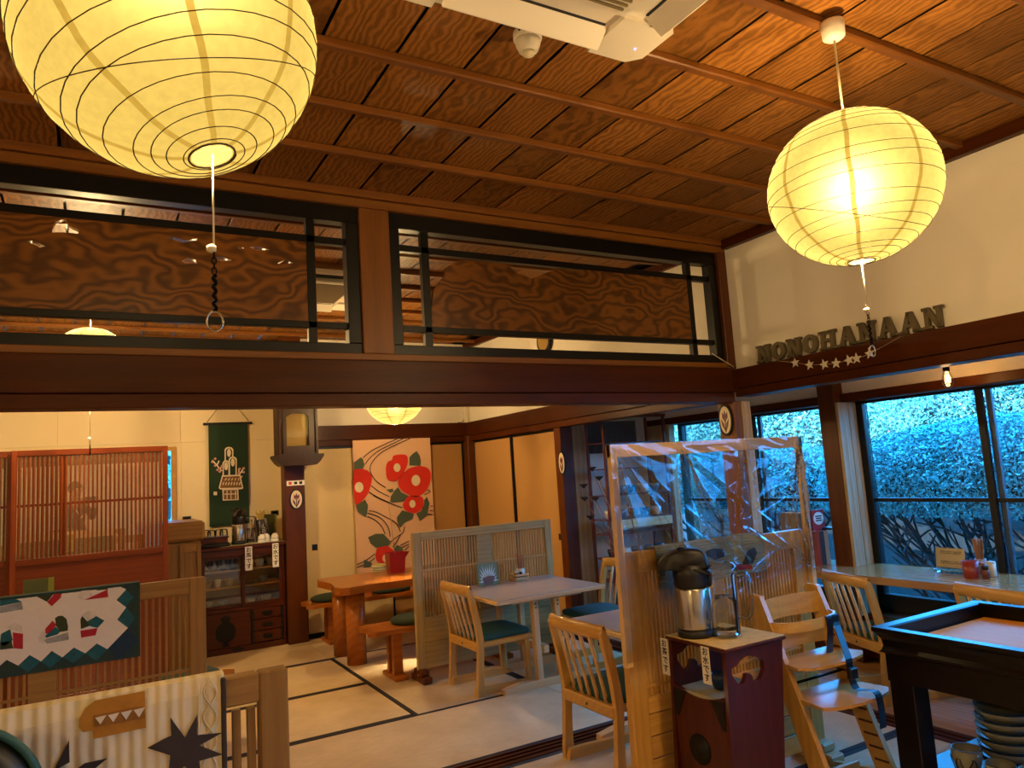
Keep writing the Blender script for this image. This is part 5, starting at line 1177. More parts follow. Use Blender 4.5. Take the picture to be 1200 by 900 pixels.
# ---- items on the pale dining table
zt2 = .5995
p = at(573, 686, Z=zt2)
t = thing('leaf_menu', 'menu card with leaf pattern leaning on the lattice screen', 'menu', (p.x, p.y, zt2), 0); hh = .155; ww = .165
M['leafc'] = plain('green_leaf_print', '6b7033', .4); M['leafw'] = plain('pale_leaf_print', 'c3d2cc', .4)
MB().box(-ww/2, ww/2, -.004, .004, 0, hh, .001).build('card', M['leafc'], t, None, (-.12, 0, 0))
lf = MB(); rs = random.Random(2)
for k in range(13):
    a = math.pi*(k/12); r0_, r1_ = .02, .088 + .012*math.sin(k*5)
    q = [(r0_*math.cos(a), .03+r0_*math.sin(a)), (.055*math.cos(a-.10), .03+.055*1.25*math.sin(a-.10)), (r1_*math.cos(a)*.93, min(hh-.004, .03+r1_*1.35*math.sin(a))), (.055*math.cos(a+.10), .03+.055*1.25*math.sin(a+.10))]
    q = [(max(-ww/2+.002, min(ww/2-.002, x)), max(.004, min(hh-.003, z))) for x, z in q]; lf.prism(q, -.0006, XZ((0, -.0042, 0)))
lf.build('leaf_print', M['leafw'], t, None, (-.12, 0, 0))
MB().prism([(-.035, .006), (.03, .006), (.055, .058), (.01, .066), (-.05, .055)], -.0006, XZ((0, -.0054, 0))).build('bowl_print', plain('brown_print', '6b4a35', .5), t, None, (-.12, 0, 0))
p = at(609, 680, Z=zt2); bx = Vector((p.x, p.y, zt2))
t = thing('condiment_tray', 'small pale wooden tray of condiments on the dining table', 'tray', tuple(bx))
MB().box(-.055, .055, -.045, .045, 0, .008, .002).build('tray_floor', M['pale'], t)
for z in (.012, .034):
    MB().box(-.055, .055, -.047, -.041, z, z+.014, .002).box(-.055, .055, .041, .047, z, z+.014, .002).box(-.057, -.051, -.045, .045, z, z+.014, .002).box(.051, .057, -.045, .045, z, z+.014, .002).build('tray_rail', M['pale'], t)
chopsticks((bx.x+.018, bx.y+.01, zt2+.0085), .075, 'white patterned holder of chopsticks in the condiment tray', 'china', 10, .020, .175)
t = thing('soy_bottle', 'tiny soy bottle with black cap in the condiment tray', 'bottle', (bx.x+.0, bx.y-.022, zt2+.0085)); MB().lathe([(0, 0), (.013, 0), (.013, .03), (.009, .038)], 14).build('bottle', M['vglass'], t); MB().lathe([(.011, .036), (.011, .052), (.004, .055)], 12).build('cap', M['black'], t)
t = thing('salt_jar', 'tiny glass jar in the condiment tray', 'jar', (bx.x-.034, bx.y-.012, zt2+.0085)); MB().lathe([(0, 0), (.015, 0), (.016, .045), (.012, .05)], 14).build('jar', M['vglass'], t); MB().lathe([(.014, .049), (.012, .062), (.003, .066)], 12).build('lid', M['china'], t)
# ---- items on the slab table
zt3 = .6015; p = at(464, 671, Z=zt3)
t = thing('red_vase', 'square red vase with a pouring lip on the slab table', 'vase', (p.x, p.y, zt3)); M['vred'] = plain('vase_red', '8e0f0a', .3)
MB().add([(-.062,-.05,0),(.062,-.05,0),(.062,.05,0),(-.062,.05,0),(-.072,-.06,.17),(.072,-.06,.17),(.072,.06,.17),(-.072,.06,.17)], [(0,1,5,4),(1,2,6,5),(2,3,7,6),(3,0,4,7),(0,3,2,1)]).box(-.064, .064, -.052, .052, .12, .125).build('body', M['vred'], t)
MB().add([(.065,-.03,.10),(.065,.03,.10),(.125,-.012,.165),(.125,.012,.165),(.07,-.04,.17),(.07,.04,.17)], [(0,1,3,2),(0,2,4),(1,5,3),(2,3,5,4),(0,4,5,1)]).build('pouring_lip', M['vred'], t)
MB().tube([(0, 0, .1), (-.012, .01, .32), (-.03, .02, .58)], [.004, .0035, .003], 6).build('stick', M['stick'], t)
p = at(445, 668, Z=zt3)
for k in range(5):
    o = MB().lathe([(0, 0), (.058, 0), (.06, .003), (.06, .008), (.058, .0095), (0, .0095)], 24, cap=False).build('coaster', plain('coaster_%d' % k, ('8f9a6e', 'c9c3a0', '7d8a62', 'cfc9a8', 'b9a45c')[k], .8), None, (p.x+.002*k*(-1)**k, p.y, zt3+.0098*k))
    tag(o, ('lowest', 'second', 'middle', 'fourth', 'topmost')[k]+' coaster of the small stack beside the red vase', 'coaster', 'coasters on the slab table')
# ================================================================ crockery cabinet
cx0, cx1, cy0, cy1, ch_ = .795, 1.505, 6.86, 7.20, .90
t = thing('crockery_cabinet', 'dark red cabinet with glass doors and iron fittings beside the pillar', 'cabinet', (cx0, cy0, 0)); w, d = cx1-cx0, cy1-cy0
for x in (0, w-.02): MB().box(x, x+.02, 0, d, 0, ch_-.03, .002).build('side_panel', M['tansu'], t)
MB().box(-.015, w+.015, -.02, d, ch_-.03, ch_, .006).build('top_board', M['tansu'], t)
MB().box(.02, w-.02, d-.012, d, 0, ch_-.03).build('back_panel', M['tansu'], t)
MB().box(.02, w-.02, .005, .03, ch_-.085, ch_-.03, .002).build('top_rail', M['tansu'], t)
MB().box(.02, w-.02, 0, d, .345, .375, .002).build('middle_board', M['tansu'], t); MB().box(.02, w-.02, 0, d, .0, .05, .002).build('plinth', M['tansu'], t)
for z in (.54, .68): MB().box(.02, w-.02, .04, d-.012, z, z+.012).build('shelf', M['oak'], t)
for k, (a, b_) in enumerate(((.02, w/2+.012), (w/2-.012, w-.02))):
    y_ = .008+.014*(1-k)
    dd = MB().box(a, a+.028, y_, y_+.012, .375, ch_-.085, .002).box(b_-.028, b_, y_, y_+.012, .375, ch_-.085, .002).box(a+.028, b_-.028, y_, y_+.012, ch_-.11, ch_-.085, .002).box(a+.028, b_-.028, y_, y_+.012, .375, .405, .002).build('glass_door', M['tansu'], t)
    MB().box(a+.028, b_-.028, y_+.004, y_+.007, .405, ch_-.11).build('pane', M['vglass'], dd)
dr = MB().box(.022, w*.58, .004, .03, .052, .343, .003).build('lower_door', M['tansu'], t)
fy = .0035
MB().prism(smoothpoly([(.13, .14), (.17, .10), (.24, .10), (.28, .14), (.285, .21), (.25, .255), (.205, .27), (.16, .255), (.125, .21)], 2), -.003, XZ((0, fy, 0))).build('iron_plate', M['iron'], dr)
MB().prism([(.175, .265), (.235, .265), (.25, .30), (.205, .32), (.16, .30)], -.003, XZ((0, fy, 0))).build('iron_plate', M['iron'], dr)
MB().prism([(.19, .10), (.22, .10), (.24, .06), (.17, .06)], -.003, XZ((0, fy, 0))).build('iron_plate', M['iron'], dr)
for k in range(3):
    z0_ = .056+.098*k
    q = MB().box(w*.585, w-.022, .004, .03, z0_, z0_+.094, .004).build('drawer', M['tansu'], t); xc = (w*.585+w-.022)/2
    MB().prism(smoothpoly([(xc-.05, z0_+.045), (xc-.02, z0_+.066), (xc, z0_+.058), (xc+.02, z0_+.066), (xc+.05, z0_+.045), (xc+.02, z0_+.028), (xc-.02, z0_+.028)], 2), -.003, XZ((0, fy, 0))).build('iron_mount', M['iron'], q)
    MB().tube([(xc-.035, -.002, z0_+.05), (xc-.03, -.016, z0_+.03), (xc+.03, -.016, z0_+.03), (xc+.035, -.002, z0_+.05)], .003, 6).build('handle', M['iron'], q)
    for sx in (w*.585, w-.022):
        s_ = 1 if sx < xc else -1
        MB().prism([(sx, z0_), (sx+s_*.035, z0_), (sx+s_*.018, z0_+.02), (sx+s_*.030, z0_+.047), (sx+s_*.018, z0_+.074), (sx+s_*.035, z0_+.094), (sx, z0_+.094)], -.0025, XZ((0, fy, 0))).build('iron_corner', M['iron'], q)
MB().prism(ellipse(.30, .028, .05, .018, 14), -.003, XZ((0, -.0005, 0))).build('iron_plate', M['iron'], t)
for (px0, px1, py0, py1, txt) in ((287, 296, 641, 668, 'お\n茶\nで\nす'), (319, 327, 637, 664, 'お\n水\nで\nす')):
    a = at(px0, py0, Y=cy0-.023); b_ = at(px1, py1, Y=cy0-.023)
    s = MB().box(a.x-cx0, b_.x-cx0, -.0235, -.0225, b_.z, a.z).build('paper_strip', M['white'], t)
    text_obj('lettering', txt, (a.z-b_.z)/4.35, M['ink'], s, XZ(((a.x+b_.x)/2-cx0, -.0238, a.z-(a.z-b_.z)*.215)), .0003)
MB().box(.16, w, -.022, d-.05, ch_+.0003, ch_+.003).build('top_cloth', M['linen'], t)
rs = random.Random(9)
G = 'crockery inside the glass cabinet'
def cc(x, z, r, h, mk, lab, hd=False): cup((cx0+x, cy0+.14, z), r, h, mk, lab, G, 'teacup', hd, rs.uniform(2.5, 4))
M['tumb'] = M['vglass']
for k, x in enumerate((.06, .14, .215, .29)):
    o = MB().lathe([(0, .004), (.026, .004), (.028, 0), (.031, .085), (.029, .085), (.026, .01), (0, .008)], 18, cap=False).build('tumbler', M['vglass'], None, (cx0+x, cy0+.13, .6925)); tag(o, ('leftmost', 'second', 'third', 'rightmost')[k]+' glass tumbler on the top shelf of the cabinet', 'glass', G)
cc(.085, .5525, .034, .055, 'chinap', 'patterned teacup on the middle cabinet shelf, left one', True); cc(.165, .5525, .032, .06, 'china', 'plain cream teacup on the middle cabinet shelf', False); cc(.26, .5525, .038, .06, 'chinap', 'dotted black and cream teacup on the middle cabinet shelf', True)
cc(.10, .3755, .036, .055, 'chinab', 'bluish cup on the lowest cabinet shelf, left', False); cc(.20, .3755, .036, .05, 'chinab', 'bluish cup on the lowest cabinet shelf behind the left glass door', False)
cc(.43, .6925, .040, .06, 'china', 'white bowl on the top cabinet shelf under the first paper strip'); cc(.52, .6925, .042, .058, 'china', 'white bowl on the top cabinet shelf between the paper strips'); cc(.62, .6925, .044, .07, 'chinap', 'checked bowl on the top cabinet shelf at the right')
cc(.44, .3755, .040, .04, 'china', 'white low cup on the lowest cabinet shelf', True); cc(.57, .3755, .045, .055, 'chinap', 'brown patterned cup on the lowest cabinet shelf at the right', True)
cc(.55, .5525, .04, .05, 'chinab', 'bluish cup on the middle cabinet shelf behind the right glass door')
# on top of the cabinet
zt4 = ch_+.0032
t = thing('wooden_tray_box', 'dark wooden box tray with glasses on the cabinet', 'tray', (cx0+.10, cy0+.17, ch_+.001)); MB().box(-.11, .15, -.07, .10, 0, .012, .003).box(-.11, .15, -.07, -.06, .012, .07, .003).box(-.11, .15, .09, .10, .012, .07, .003).box(-.11, -.10, -.06, .09, .012, .07).box(.14, .15, -.06, .09, .012, .07).build('box', M['tansu'], t); MB().box(-.12, .16, -.08, .11, .07, .082, .003).build('lid_board', M['tansu'], t)
for k, (x, y_) in enumerate(((.03, .15), (.09, .20), (.12, .13), (.19, .18), (.22, .13))):
    o = MB().lathe([(.036, 0), (.034, .05), (.026, .062), (0, .066)], 18, cap=False).build('glass_cup', M['vglass'], None, (cx0+x, cy0+y_, ch_+.0835)); tag(o, ('first', 'second', 'third', 'fourth', 'fifth')[k]+' upturned glass cup from the left on the dark box tray', 'glass', 'upturned glasses on the cabinet')
o = MB().box(-.12, .12, -.05, .05, 0, .035, .012).build('black_case', M['black'], None, (cx0+.135, cy0+.035, ch_+.001)); tag(o, 'black case lying at the front left of the cabinet top', 'case')
p = at(298, 636, Y=cy0+.10); airpot((cx0+.345, cy0+.12, zt4), .325, math.radians(60), 'steel air pot on the crockery cabinet before the green scroll')
pitcher((cx0+.455, cy0+.15, zt4), .25, math.radians(75), 'clear pitcher on the crockery cabinet beside the air pot')
t = thing('dotted_jar', 'dark jar with white dots leaning on the crockery cabinet', 'jar', (cx0+.575, cy0+.18, zt4))
m, nt, b = newmat('dotted_glaze'); tc = N(nt, 'ShaderNodeTexCoord'); vo = N(nt, 'ShaderNodeTexVoronoi', i_Scale=75, i_Randomness=.15); nt.links.new(tc.outputs['Object'], vo.inputs['Vector'])
gt = N(nt, 'ShaderNodeMath', operation='LESS_THAN'); gt.inputs[1].default_value = .32; nt.links.new(vo.outputs['Distance'], gt.inputs[0]); mx = N(nt, 'ShaderNodeMix', data_type='RGBA'); mx.inputs[6].default_value = rgb('1a0f10'); mx.inputs[7].default_value = rgb('cdbfae'); nt.links.new(gt.outputs[0], mx.inputs[0]); nt.links.new(mx.outputs[2], b.inputs['Base Color']); M['dotg'] = m
MB().lathe([(0, 0), (.05, 0), (.055, .02), (.05, .15), (.045, .20)], 22).build('body', M['dotg'], t, None, (0, -.12, 0)); 
sp_m = MB(); 
for k in range(9): q = k*.7; sp_m.bar((.015*math.cos(q), .015*math.sin(q), .19), (.04*math.cos(q), .04*math.sin(q), .26+.01*(k % 3)), .012, .004, 0)
sp_m.build('spoons', plain('gold_paper', 'a98a3a', .5), t, None, (0, -.12, 0))
for k, (x, y_, mk) in enumerate(((.53, .06, 'chinab'), (.575, .10, 'china'), (.645, .07, 'chinab'))):
    t = thing('teacup', ('first', 'second', 'third')[k]+' upturned white cup from the left at the front of the cabinet top', 'cup', (cx0+x, cy0+y_, zt4), 0, 'upturned cups on the cabinet')
    MB().lathe([(.038, 0), (.037, .02), (.030, .055), (.018, .062), (.018, .07), (0, .07)], 20, cap=False).build('bowl', M['chinac'] if 'chinac' in M else M['china'], t)
    MB().lathe([(.0376, .008), (.0355, .03)], 20, cap=False).build('painted_band', M[mk], t)
t = thing('green_fan_card', 'olive green panel leaning on the pillar above the cabinet', 'panel', (cx0+.640, cy0+.29, zt4)); MB().box(-.06, .06, -.006, .006, 0, .235, .002).build('panel', plain('olive_panel', '454a1a', .6, 0, .2, 20), t, None, (-.1, .06, 0)); MB().box(.044, .062, -.0075, .0075, 0, .236, .001).build('edge', plain('yellow_green_edge', '77741f', .6), t, None, (-.1, .06, 0))
# wall sockets
for (px, py, lab) in ((219, 608, 'black wall socket above the wooden counter'), (322, 601, 'black wall socket beside the pillar above the cabinet')):
    p = at(px, py, Y=YK-.012); o = MB().box(-.035, .035, -.006, .006, -.022, .022, .003).build('wall_socket', M['black'], None, p); tag(o, lab, 'socket')
    MB().box(-.02, .02, -.009, -.005, -.012, .012, .001).build('socket_face', M['dmetal'], o)
# ================================================================ case on the pillar, plaques, cable box
M['casew'] = wood('case_wood', '1c0f06', '41260f', 'z', .4, 8, .3, .78, .05, .02)
t = thing('pillar_case', 'dark wooden lantern case with glowing cane blind on the brown pillar', 'wall lantern', (1.602, 6.815, 1.55))
K = 6.62; sx = K/6.8; zz_ = lambda z: H+(z-H)*sx
W2 = .176; zb_, zt5 = zz_(1.645)-1.55, .78
MB().box(-W2, W2, -.02, 0, zb_, zt5, .003).build('back_board', M['casew'], t)
for s in (-1, 1): MB().box(s*W2-s*.02, s*W2, -.195, -.02, zb_, zt5, .003).build('side_board', M['casew'], t)
x0_, x1_ = 1.537*sx-1.602, 1.738*sx-1.602; z0_, z1_ = zz_(1.744)-1.55, zz_(2.042)-1.55
holed('front_door', [(-W2+.005, zb_), (W2-.005, zb_), (W2-.005, zt5), (-W2+.005, zt5)], [[(x0_, z0_), (x1_, z0_), (x1_, z1_-.03), (x1_-.04, z1_), (x0_+.05, z1_), (x0_, z1_-.03)]], .014, M['casew'], t, XZ((0, -.197, 0)))
MB().box(x0_-.02, x1_+.02, -.19, -.187, z0_-.02, z1_+.02).build('pane', M['vglass'], t)
M['rattan'] = plain('cane_blind', 'cda75a', .6, 0, .2, 30)
sl = MB().box(x0_-.02, x1_+.02, -.004, .004, -.004, .004, .002).build('blind_slat', M['rattan'], t, (0, -.16, z0_-.01))
for k in range(1, 38): inst(sl, t, (0, -.16+.002*(k % 2), z0_-.01+.0088*k))
MB().prism([(-W2-.035, zb_+.02), (W2+.035, zb_+.02), (W2+.035, zb_), (W2+.0, zb_-.05), (W2-.03, zb_-.075), (-W2+.03, zb_-.075), (-W2, zb_-.05), (-W2-.035, zb_)], .24, XZ((0, 0, 0))).build('ledge', M['casew'], t)
for s in (-1, 1): MB().tube([(s*(W2-.03), -.203, zb_+.03), (s*(W2-.03), -.203, zt5)], .009, 10).build('turned_column', M['casew'], t)
l = lamp('case_glow', (0, -.09, z0_+.12), 1.2, .02, (1.0, .77, .48)); l.parent = t
def plaque(c, axis, w, h, label):
    t = thing('oval_plaque', label, 'plaque', c, 0, 'oval tulip plaques')
    M4 = quadM((0, 0, 0), (0, -1, 0), (0, 0, 1)) if axis == 'x' else XZ((0, 0, 0))
    MB().prism(ellipse(0, 0, w/2, h/2, 28), .012, M4).build('rim', M['ink'], t)
    Mt = M4 @ Matrix.Translation((0, 0, .012)); MB().prism(ellipse(0, 0, w/2*.80, h/2*.86, 28), .0012, Mt).build('glass_ground', M['creamp'], t)
    Mu = M4 @ Matrix.Translation((0, 0, .0132))
    for P in ([(-.05, -.1), (-.3, .15), (-.28, .5), (-.1, .3)], [(.0, -.05), (-.12, .3), (0, .62), (.13, .3)], [(.05, -.1), (.1, .3), (.3, .5), (.32, .15)], [(-.02, -.75), (-.35, -.35), (-.45, .1), (-.15, -.25)], [(.02, -.75), (.28, -.4), (.42, .05), (.12, -.2)]):
        MB().prism([(x*w/2*1.3, z*h/2) for x, z in P], .001, Mu).build('tulip_piece', M['tulip'], t)
    MB().prism([(x*w/2, z*h/2) for x, z in ((-.06, -.8), (.06, -.8), (.05, .0), (-.05, .0))], .0012, Mu).build('stem', M['ink'], t)
M['tulip'] = plain('plum_glass', '6b3038', .3)
p = at(851.5, 492, X=3.478); plaque((3.478, p.y, p.z), 'x', .115, .20, 'oval tulip plaque on the pillar at the lintel corner')
p = at(659.5, 542.5, X=3.44); plaque((3.44, p.y, p.z), 'x', .10, .20, 'oval tulip plaque on the dark post beside the tan sliding door')
p = at(347, 585, Y=6.82); plaque((p.x, 6.82, p.z), 'y', .125, .185, 'oval tulip plaque on the lantern pillar')
p = at(346.5, 566, Y=6.818); t = thing('paper_notice', 'small white paper strip with marks on the pillar', 'notice', (p.x, 6.818, p.z)); MB().box(-.08, .08, -.001, .001, -.022, .022).build('paper', M['white'], t)
for x, mk in ((-.05, 'cam_red'), (.0, 'ink'), (.045, 'ink')): MB().box(x-.014, x+.014, -.0018, -.001, -.012, .012).build('mark', M[mk], t)
p = at(545, 480, Y=YB-.02); t = thing('cable_box', 'small beige cable duct above the lintel in the room corner', 'cable duct', (p.x, YB, 1.93)); MB().box(-.025, .025, -.035, 0, .0, .06, .004).box(-.022, .022, -.025, 0, .06, .8, .003).build('duct', M['acw'], t); MB().tube([(-.02, -.03, .03), (-.06, -.03, .0), (-.09, -.03, .005)], .004, 6).build('cable', M['black'], t)
p = at(640, 400, X=3.47); t = thing('wall_clock', 'small round dark wall clock seen below the transom plank', 'clock', tuple(p)); MB().lathe([(0, 0), (.11, 0), (.11, .03), (.085, .035)], 24, M=Matrix.Rotation(-math.pi/2, 4, 'Y')).build('case', M['dblack'], t); MB().lathe([(0, 0), (.085, .0)], 24, (0, 0, .036), M=Matrix.Rotation(-math.pi/2, 4, 'Y'), cap=False).build('dial', plain('aged_dial', '9a7a3c', .5), t)
# ================================================================ corridor shelf with cups and dried lotus
ys0, ys1 = 4.93, 5.17; xs0, xs1 = 3.70, 4.36
t = thing('open_shelf', 'slender red brown shelf rack of crockery at the corridor end', 'shelf', (xs0, ys0, 0)); w, d = xs1-xs0, ys1-ys0
M['rack'] = wood('rack_wood', '4a1e12', '7d3a22', 'z', .4, 8, .25, .5, .08, .05)
for x in (0, w): 
    for y_ in (0, d): MB().box(x-.011, x+.011, y_-.011, y_+.011, 0, 1.80, .002).build('upright', M['rack'], t)
SH = [.44, .62, .82, .94, 1.14, 1.36, 1.58]
for z in SH:
    MB().box(0, w, 0, d, z-.008, z, .001).build('shelf_board', M['rack'], t)
MB().box(0, w, -.012, .012, .86, .93, .002).build('wide_rail', M['pale'], t)
MB().box(-.02, w+.02, -.012, .012, 1.785, 1.81, .002).build('top_bar', M['rack'], t)
rs = random.Random(4)
o = MB().box(xs0+.06, xs1-.03, 5.272, 5.285, 1.50, 1.78).build('bamboo_blind', M['blind'] if 'blind' in M else plain('grey_blind', '75706c', .7)); tag(o, 'grey slatted blind hanging behind the shelf rack', 'blind')
s0 = None
for k in range(28):
    if s0 is None: s0 = MB().box(-.004, .004, -.006, 0, 1.50, 1.78, .001).build('slat', plain('blind_slat_grey', '3a3733', .7), o, (xs0+.08, 5.272, 0))
    else: inst(s0, o, (xs0+.08+.0195*k, 5.272, 0))
n_ = 0
for zi, z in enumerate((.44, .62, .94, 1.14)):
    for k in range(5):
        x = xs0+.08+.125*k; mk = ('chinab', 'indigo', 'china', 'chinab')[(k+zi) % 4]
        cup((x, 5.03, z+.0005), .046 if zi != 0 else .058, .07 if zi else .08, mk, '%s cup from the left on the %s shelf of the corridor rack' % (ORD[k], ('lowest', 'second', 'third', 'fourth')[zi]), 'crockery on the corridor rack', 'rack_cup', taper=.7)
t = thing('lotus_vase', 'vase of dried lotus pods standing before the corridor rack', 'vase', (3.72, 4.72, 0)); vb = Vector((3.72, 4.72, 0))
MB().lathe([(0, 0), (.06, 0), (.085, .10), (.08, .22), (.04, .30), (.045, .33)], 22).build('vase', M['dmetal'], t)
for (px, py) in ((694, 549), (684, 569), (685, 584), (698, 584), (692, 606), (702, 560)):
    p = at(px, py, Y=4.70+.02*(px % 3)) - vb
    st_ = smoothpoly([(0, 0, .3), (p.x*.35, p.y*.4, .3+(p.z-.3)*.5), (p.x, p.y, p.z-.01)], 5, False)
    s = MB().tube(st_, .0035, 6).build('stem', M['stick'], t)
    MB().lathe([(.004, -.022), (.018, -.008), (.033, .006), (.034, .012), (.0, .013)], 14, tuple(p)).build('seed_pod', M['pod'] if 'pod' in M else plain('dark_seed_pod', '2a1810', .8), s)
# back of the tall narrow white panel beside the rack
# ================================================================ the garden
def leaves(n, pos_fn, size, name, mat, parent, seed, align=.55):
    rg = np.random.default_rng(seed); P, Nn = pos_fn(rg, n)
    rnd = rg.normal(size=(n, 3)); nn = Nn*align + rnd*(1-align); nn /= np.linalg.norm(nn, axis=1)[:, None]
    a = np.cross(nn, rg.normal(size=(n, 3))); a /= np.linalg.norm(a, axis=1)[:, None]; b = np.cross(nn, a)
    s = size*rg.uniform(.6, 1.3, (n, 1)); a = a*s; b = b*s*.5
    V = np.stack([P-a, P+b*.9, P+a, P-b*.9], 1).reshape(-1, 3)
    me = bpy.data.meshes.new(name); me.vertices.add(4*n); me.vertices.foreach_set('co', V.astype(np.float32).ravel())
    me.loops.add(4*n); me.loops.foreach_set('vertex_index', np.arange(4*n, dtype=np.int32)); me.polygons.add(n)
    me.polygons.foreach_set('loop_start', np.arange(0, 4*n, 4, dtype=np.int32)); me.polygons.foreach_set('loop_total', np.full(n, 4, np.int32)); me.update(); me.validate()
    me.materials.append(mat); o = bpy.data.objects.new(name, me); C.objects.link(o); o.parent = parent; o['kind'] = 'stuff'; return o
def leaf_mat(name, c0, c1, rough=.45):
    m, nt, b = newmat(name); L = nt.links; g = N(nt, 'ShaderNodeNewGeometry')
    mx = N(nt, 'ShaderNodeMix', data_type='RGBA'); mx.inputs[6].default_value = rgb(c0); mx.inputs[7].default_value = rgb(c1)
    L.new(g.outputs['Random Per Island'], mx.inputs[0]); L.new(mx.outputs[2], b.inputs['Base Color']); b.inputs['Roughness'].default_value = rough
    return m
M['leafA'] = leaf_mat('azalea_leaf', '1a625e', '569e98'); M['leafB'] = leaf_mat('camellia_hedge_leaf', '2a7264', '76b098'); M['leafP'] = leaf_mat('pink_blossom', 'd0508a', 'f0a0c0')
M['bark'] = plain('grey_bark', '1c1714', .9, 0, .3, 30, .3)
M['soil'] = plain('garden_soil', '131c1a', .95, 0, .3, 8, .4)
gr = struct('ground', MB().box(4.74, 26, -14, 22, -.7, -.45), M['soil'], 'garden ground beyond the windows')
bank = MB()
def bank_fn(u, v): x = 7.6+6.5*v; return (x, -8+22*u, -.45+1.5*min(1, v*1.6)**.8+.12*math.sin(u*21)*v)
bank.grid(bank_fn, 30, 12); b_ = bank.build('slope', M['soil']); tag(b_, 'sloping garden bank behind the hedges', 'bank', kind='structure')
def dome(cx, cy, cz, rx, ry, rz, lo=-.25):
    def f(rg, n):
        d = rg.normal(size=(n*3, 3)); d /= np.linalg.norm(d, axis=1)[:, None]; d = d[d[:, 2] > lo][:n]
        while len(d) < n: d = np.concatenate([d, d[:n-len(d)]])
        jit = 1+rg.uniform(-.10, .025, (n, 1)) + .035*np.sin(d[:, :1]*17+cy)*np.cos(d[:, 1:2]*15)
        P = np.array([cx, cy, cz])+d*np.array([rx, ry, rz])*jit
        return P, d/np.array([rx, ry, rz])*min(rx, ry, rz)
    return f
def bush(name, cx, cy, z0, cz, rx, ry, rz, n, size, mk, seed, label, stems=12, group=None, blossom=0):
    t = thing(name, label, 'bush', (cx, cy, z0), 0, group); b_ = Vector((cx, cy, z0))
    fn = dome(0, 0, cz-z0, rx, ry, rz); leaves(n, fn, size, 'foliage', M[mk], t, seed)
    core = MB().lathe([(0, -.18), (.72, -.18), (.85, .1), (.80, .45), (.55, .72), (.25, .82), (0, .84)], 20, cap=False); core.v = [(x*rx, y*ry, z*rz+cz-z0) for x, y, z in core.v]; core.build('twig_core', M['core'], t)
    if blossom: leaves(blossom, dome(0, 0, cz-z0, rx*1.02, ry*1.02, rz*1.02, .1), size*1.2, 'blossoms', M['leafP'], t, seed+50)
    rs = random.Random(seed)
    for k in range(stems):
        q = 2*math.pi*k/stems+rs.uniform(-.2, .2); r0_ = rs.uniform(.05, .3)
        P = [Vector((r0_*rx*math.cos(q)*.6, r0_*ry*math.sin(q), 0))]; L_ = 5
        tgt = Vector((rx*.75*math.cos(q), ry*.85*math.sin(q), cz-z0+rs.uniform(-.05, .2)*rz)); m = MB(); pts = []
        for j in range(L_+1):
            f = j/L_; p = P[0].lerp(tgt, f**1.1); p += Vector((rs.uniform(-.07, .07), rs.uniform(-.07, .07), rs.uniform(-.05, .05)))*(1 if 0 < j < L_ else 0); pts.append(tuple(p))
        S_ = smoothpoly(pts, 3, False); m.tube(S_, [.021*(1-.7*i/len(S_)) for i in range(len(S_))], 6)
        for j in range(9):
            i0 = rs.randrange(3, len(S_)-2); p = Vector(S_[i0]); e = p + Vector((rs.uniform(-.35, .1), rs.uniform(-.35, .35), rs.uniform(.08, .35)))
            mid = p.lerp(e, .5)+Vector((rs.uniform(-.05, .05), rs.uniform(-.05, .05), rs.uniform(-.03, .05)))
            S2 = smoothpoly([tuple(p), tuple(mid), tuple(e)], 3, False); m.tube(S2, [.012*(1-.6*i/len(S2)) for i in range(len(S2))], 5)
        m.build('branch', M['bark'], t)
    return t
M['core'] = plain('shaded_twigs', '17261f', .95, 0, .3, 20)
bush('azalea_bush', 6.7, 3.3, -.45, .98, 1.05, 1.75, .62, 70000, .017, 'leafA', 1, 'rounded azalea bush with bare stems right behind the counter window', 36, 'clipped bushes in the garden')
bush('azalea_bush', 6.6, -.05, -.45, .95, 1.0, 1.5, .60, 30000, .020, 'leafA', 2, 'rounded azalea bush at the right edge of the windows', 14, 'clipped bushes in the garden')
bush('azalea_bush', 6.8, 6.55, -.45, .95, 1.05, 1.75, .65, 36000, .020, 'leafA', 3, 'rounded azalea bush seen behind the plastic curtain', 16, 'clipped bushes in the garden')
bush('flowering_hedge', 8.95, 3.6, .25, 1.45, 1.15, 2.5, .85, 70000, .022, 'leafB', 4, 'taller sunlit hedge with a few pink flowers behind the azaleas', 6, 'clipped bushes in the garden', 40)
bush('flowering_hedge', 8.85, -.65, .25, 1.5, 1.15, 2.0, .85, 40000, .026, 'leafB', 5, 'taller sunlit hedge at the right picture edge', 5, 'clipped bushes in the garden', 16)
bush('flowering_hedge', 9.05, 8.0, .25, 1.5, 1.15, 2.5, .85, 50000, .026, 'leafB', 6, 'taller sunlit hedge at the left behind the pillar', 5, 'clipped bushes in the garden', 30)
bush('back_hedge', 12.2, 4.0, .9, 1.7, 1.6, 9.0, 1.35, 70000, .05, 'leafB', 7, 'long tall hedge closing the garden at the back', 4, 'clipped bushes in the garden')
bush('kitchen_shrub', .2, 10.5, -.45, 1.2, 2.6, .9, 1.5, 6000, .07, 'leafA', 8, 'shrub glimpsed through the kitchen window', 4, 'clipped bushes in the garden')
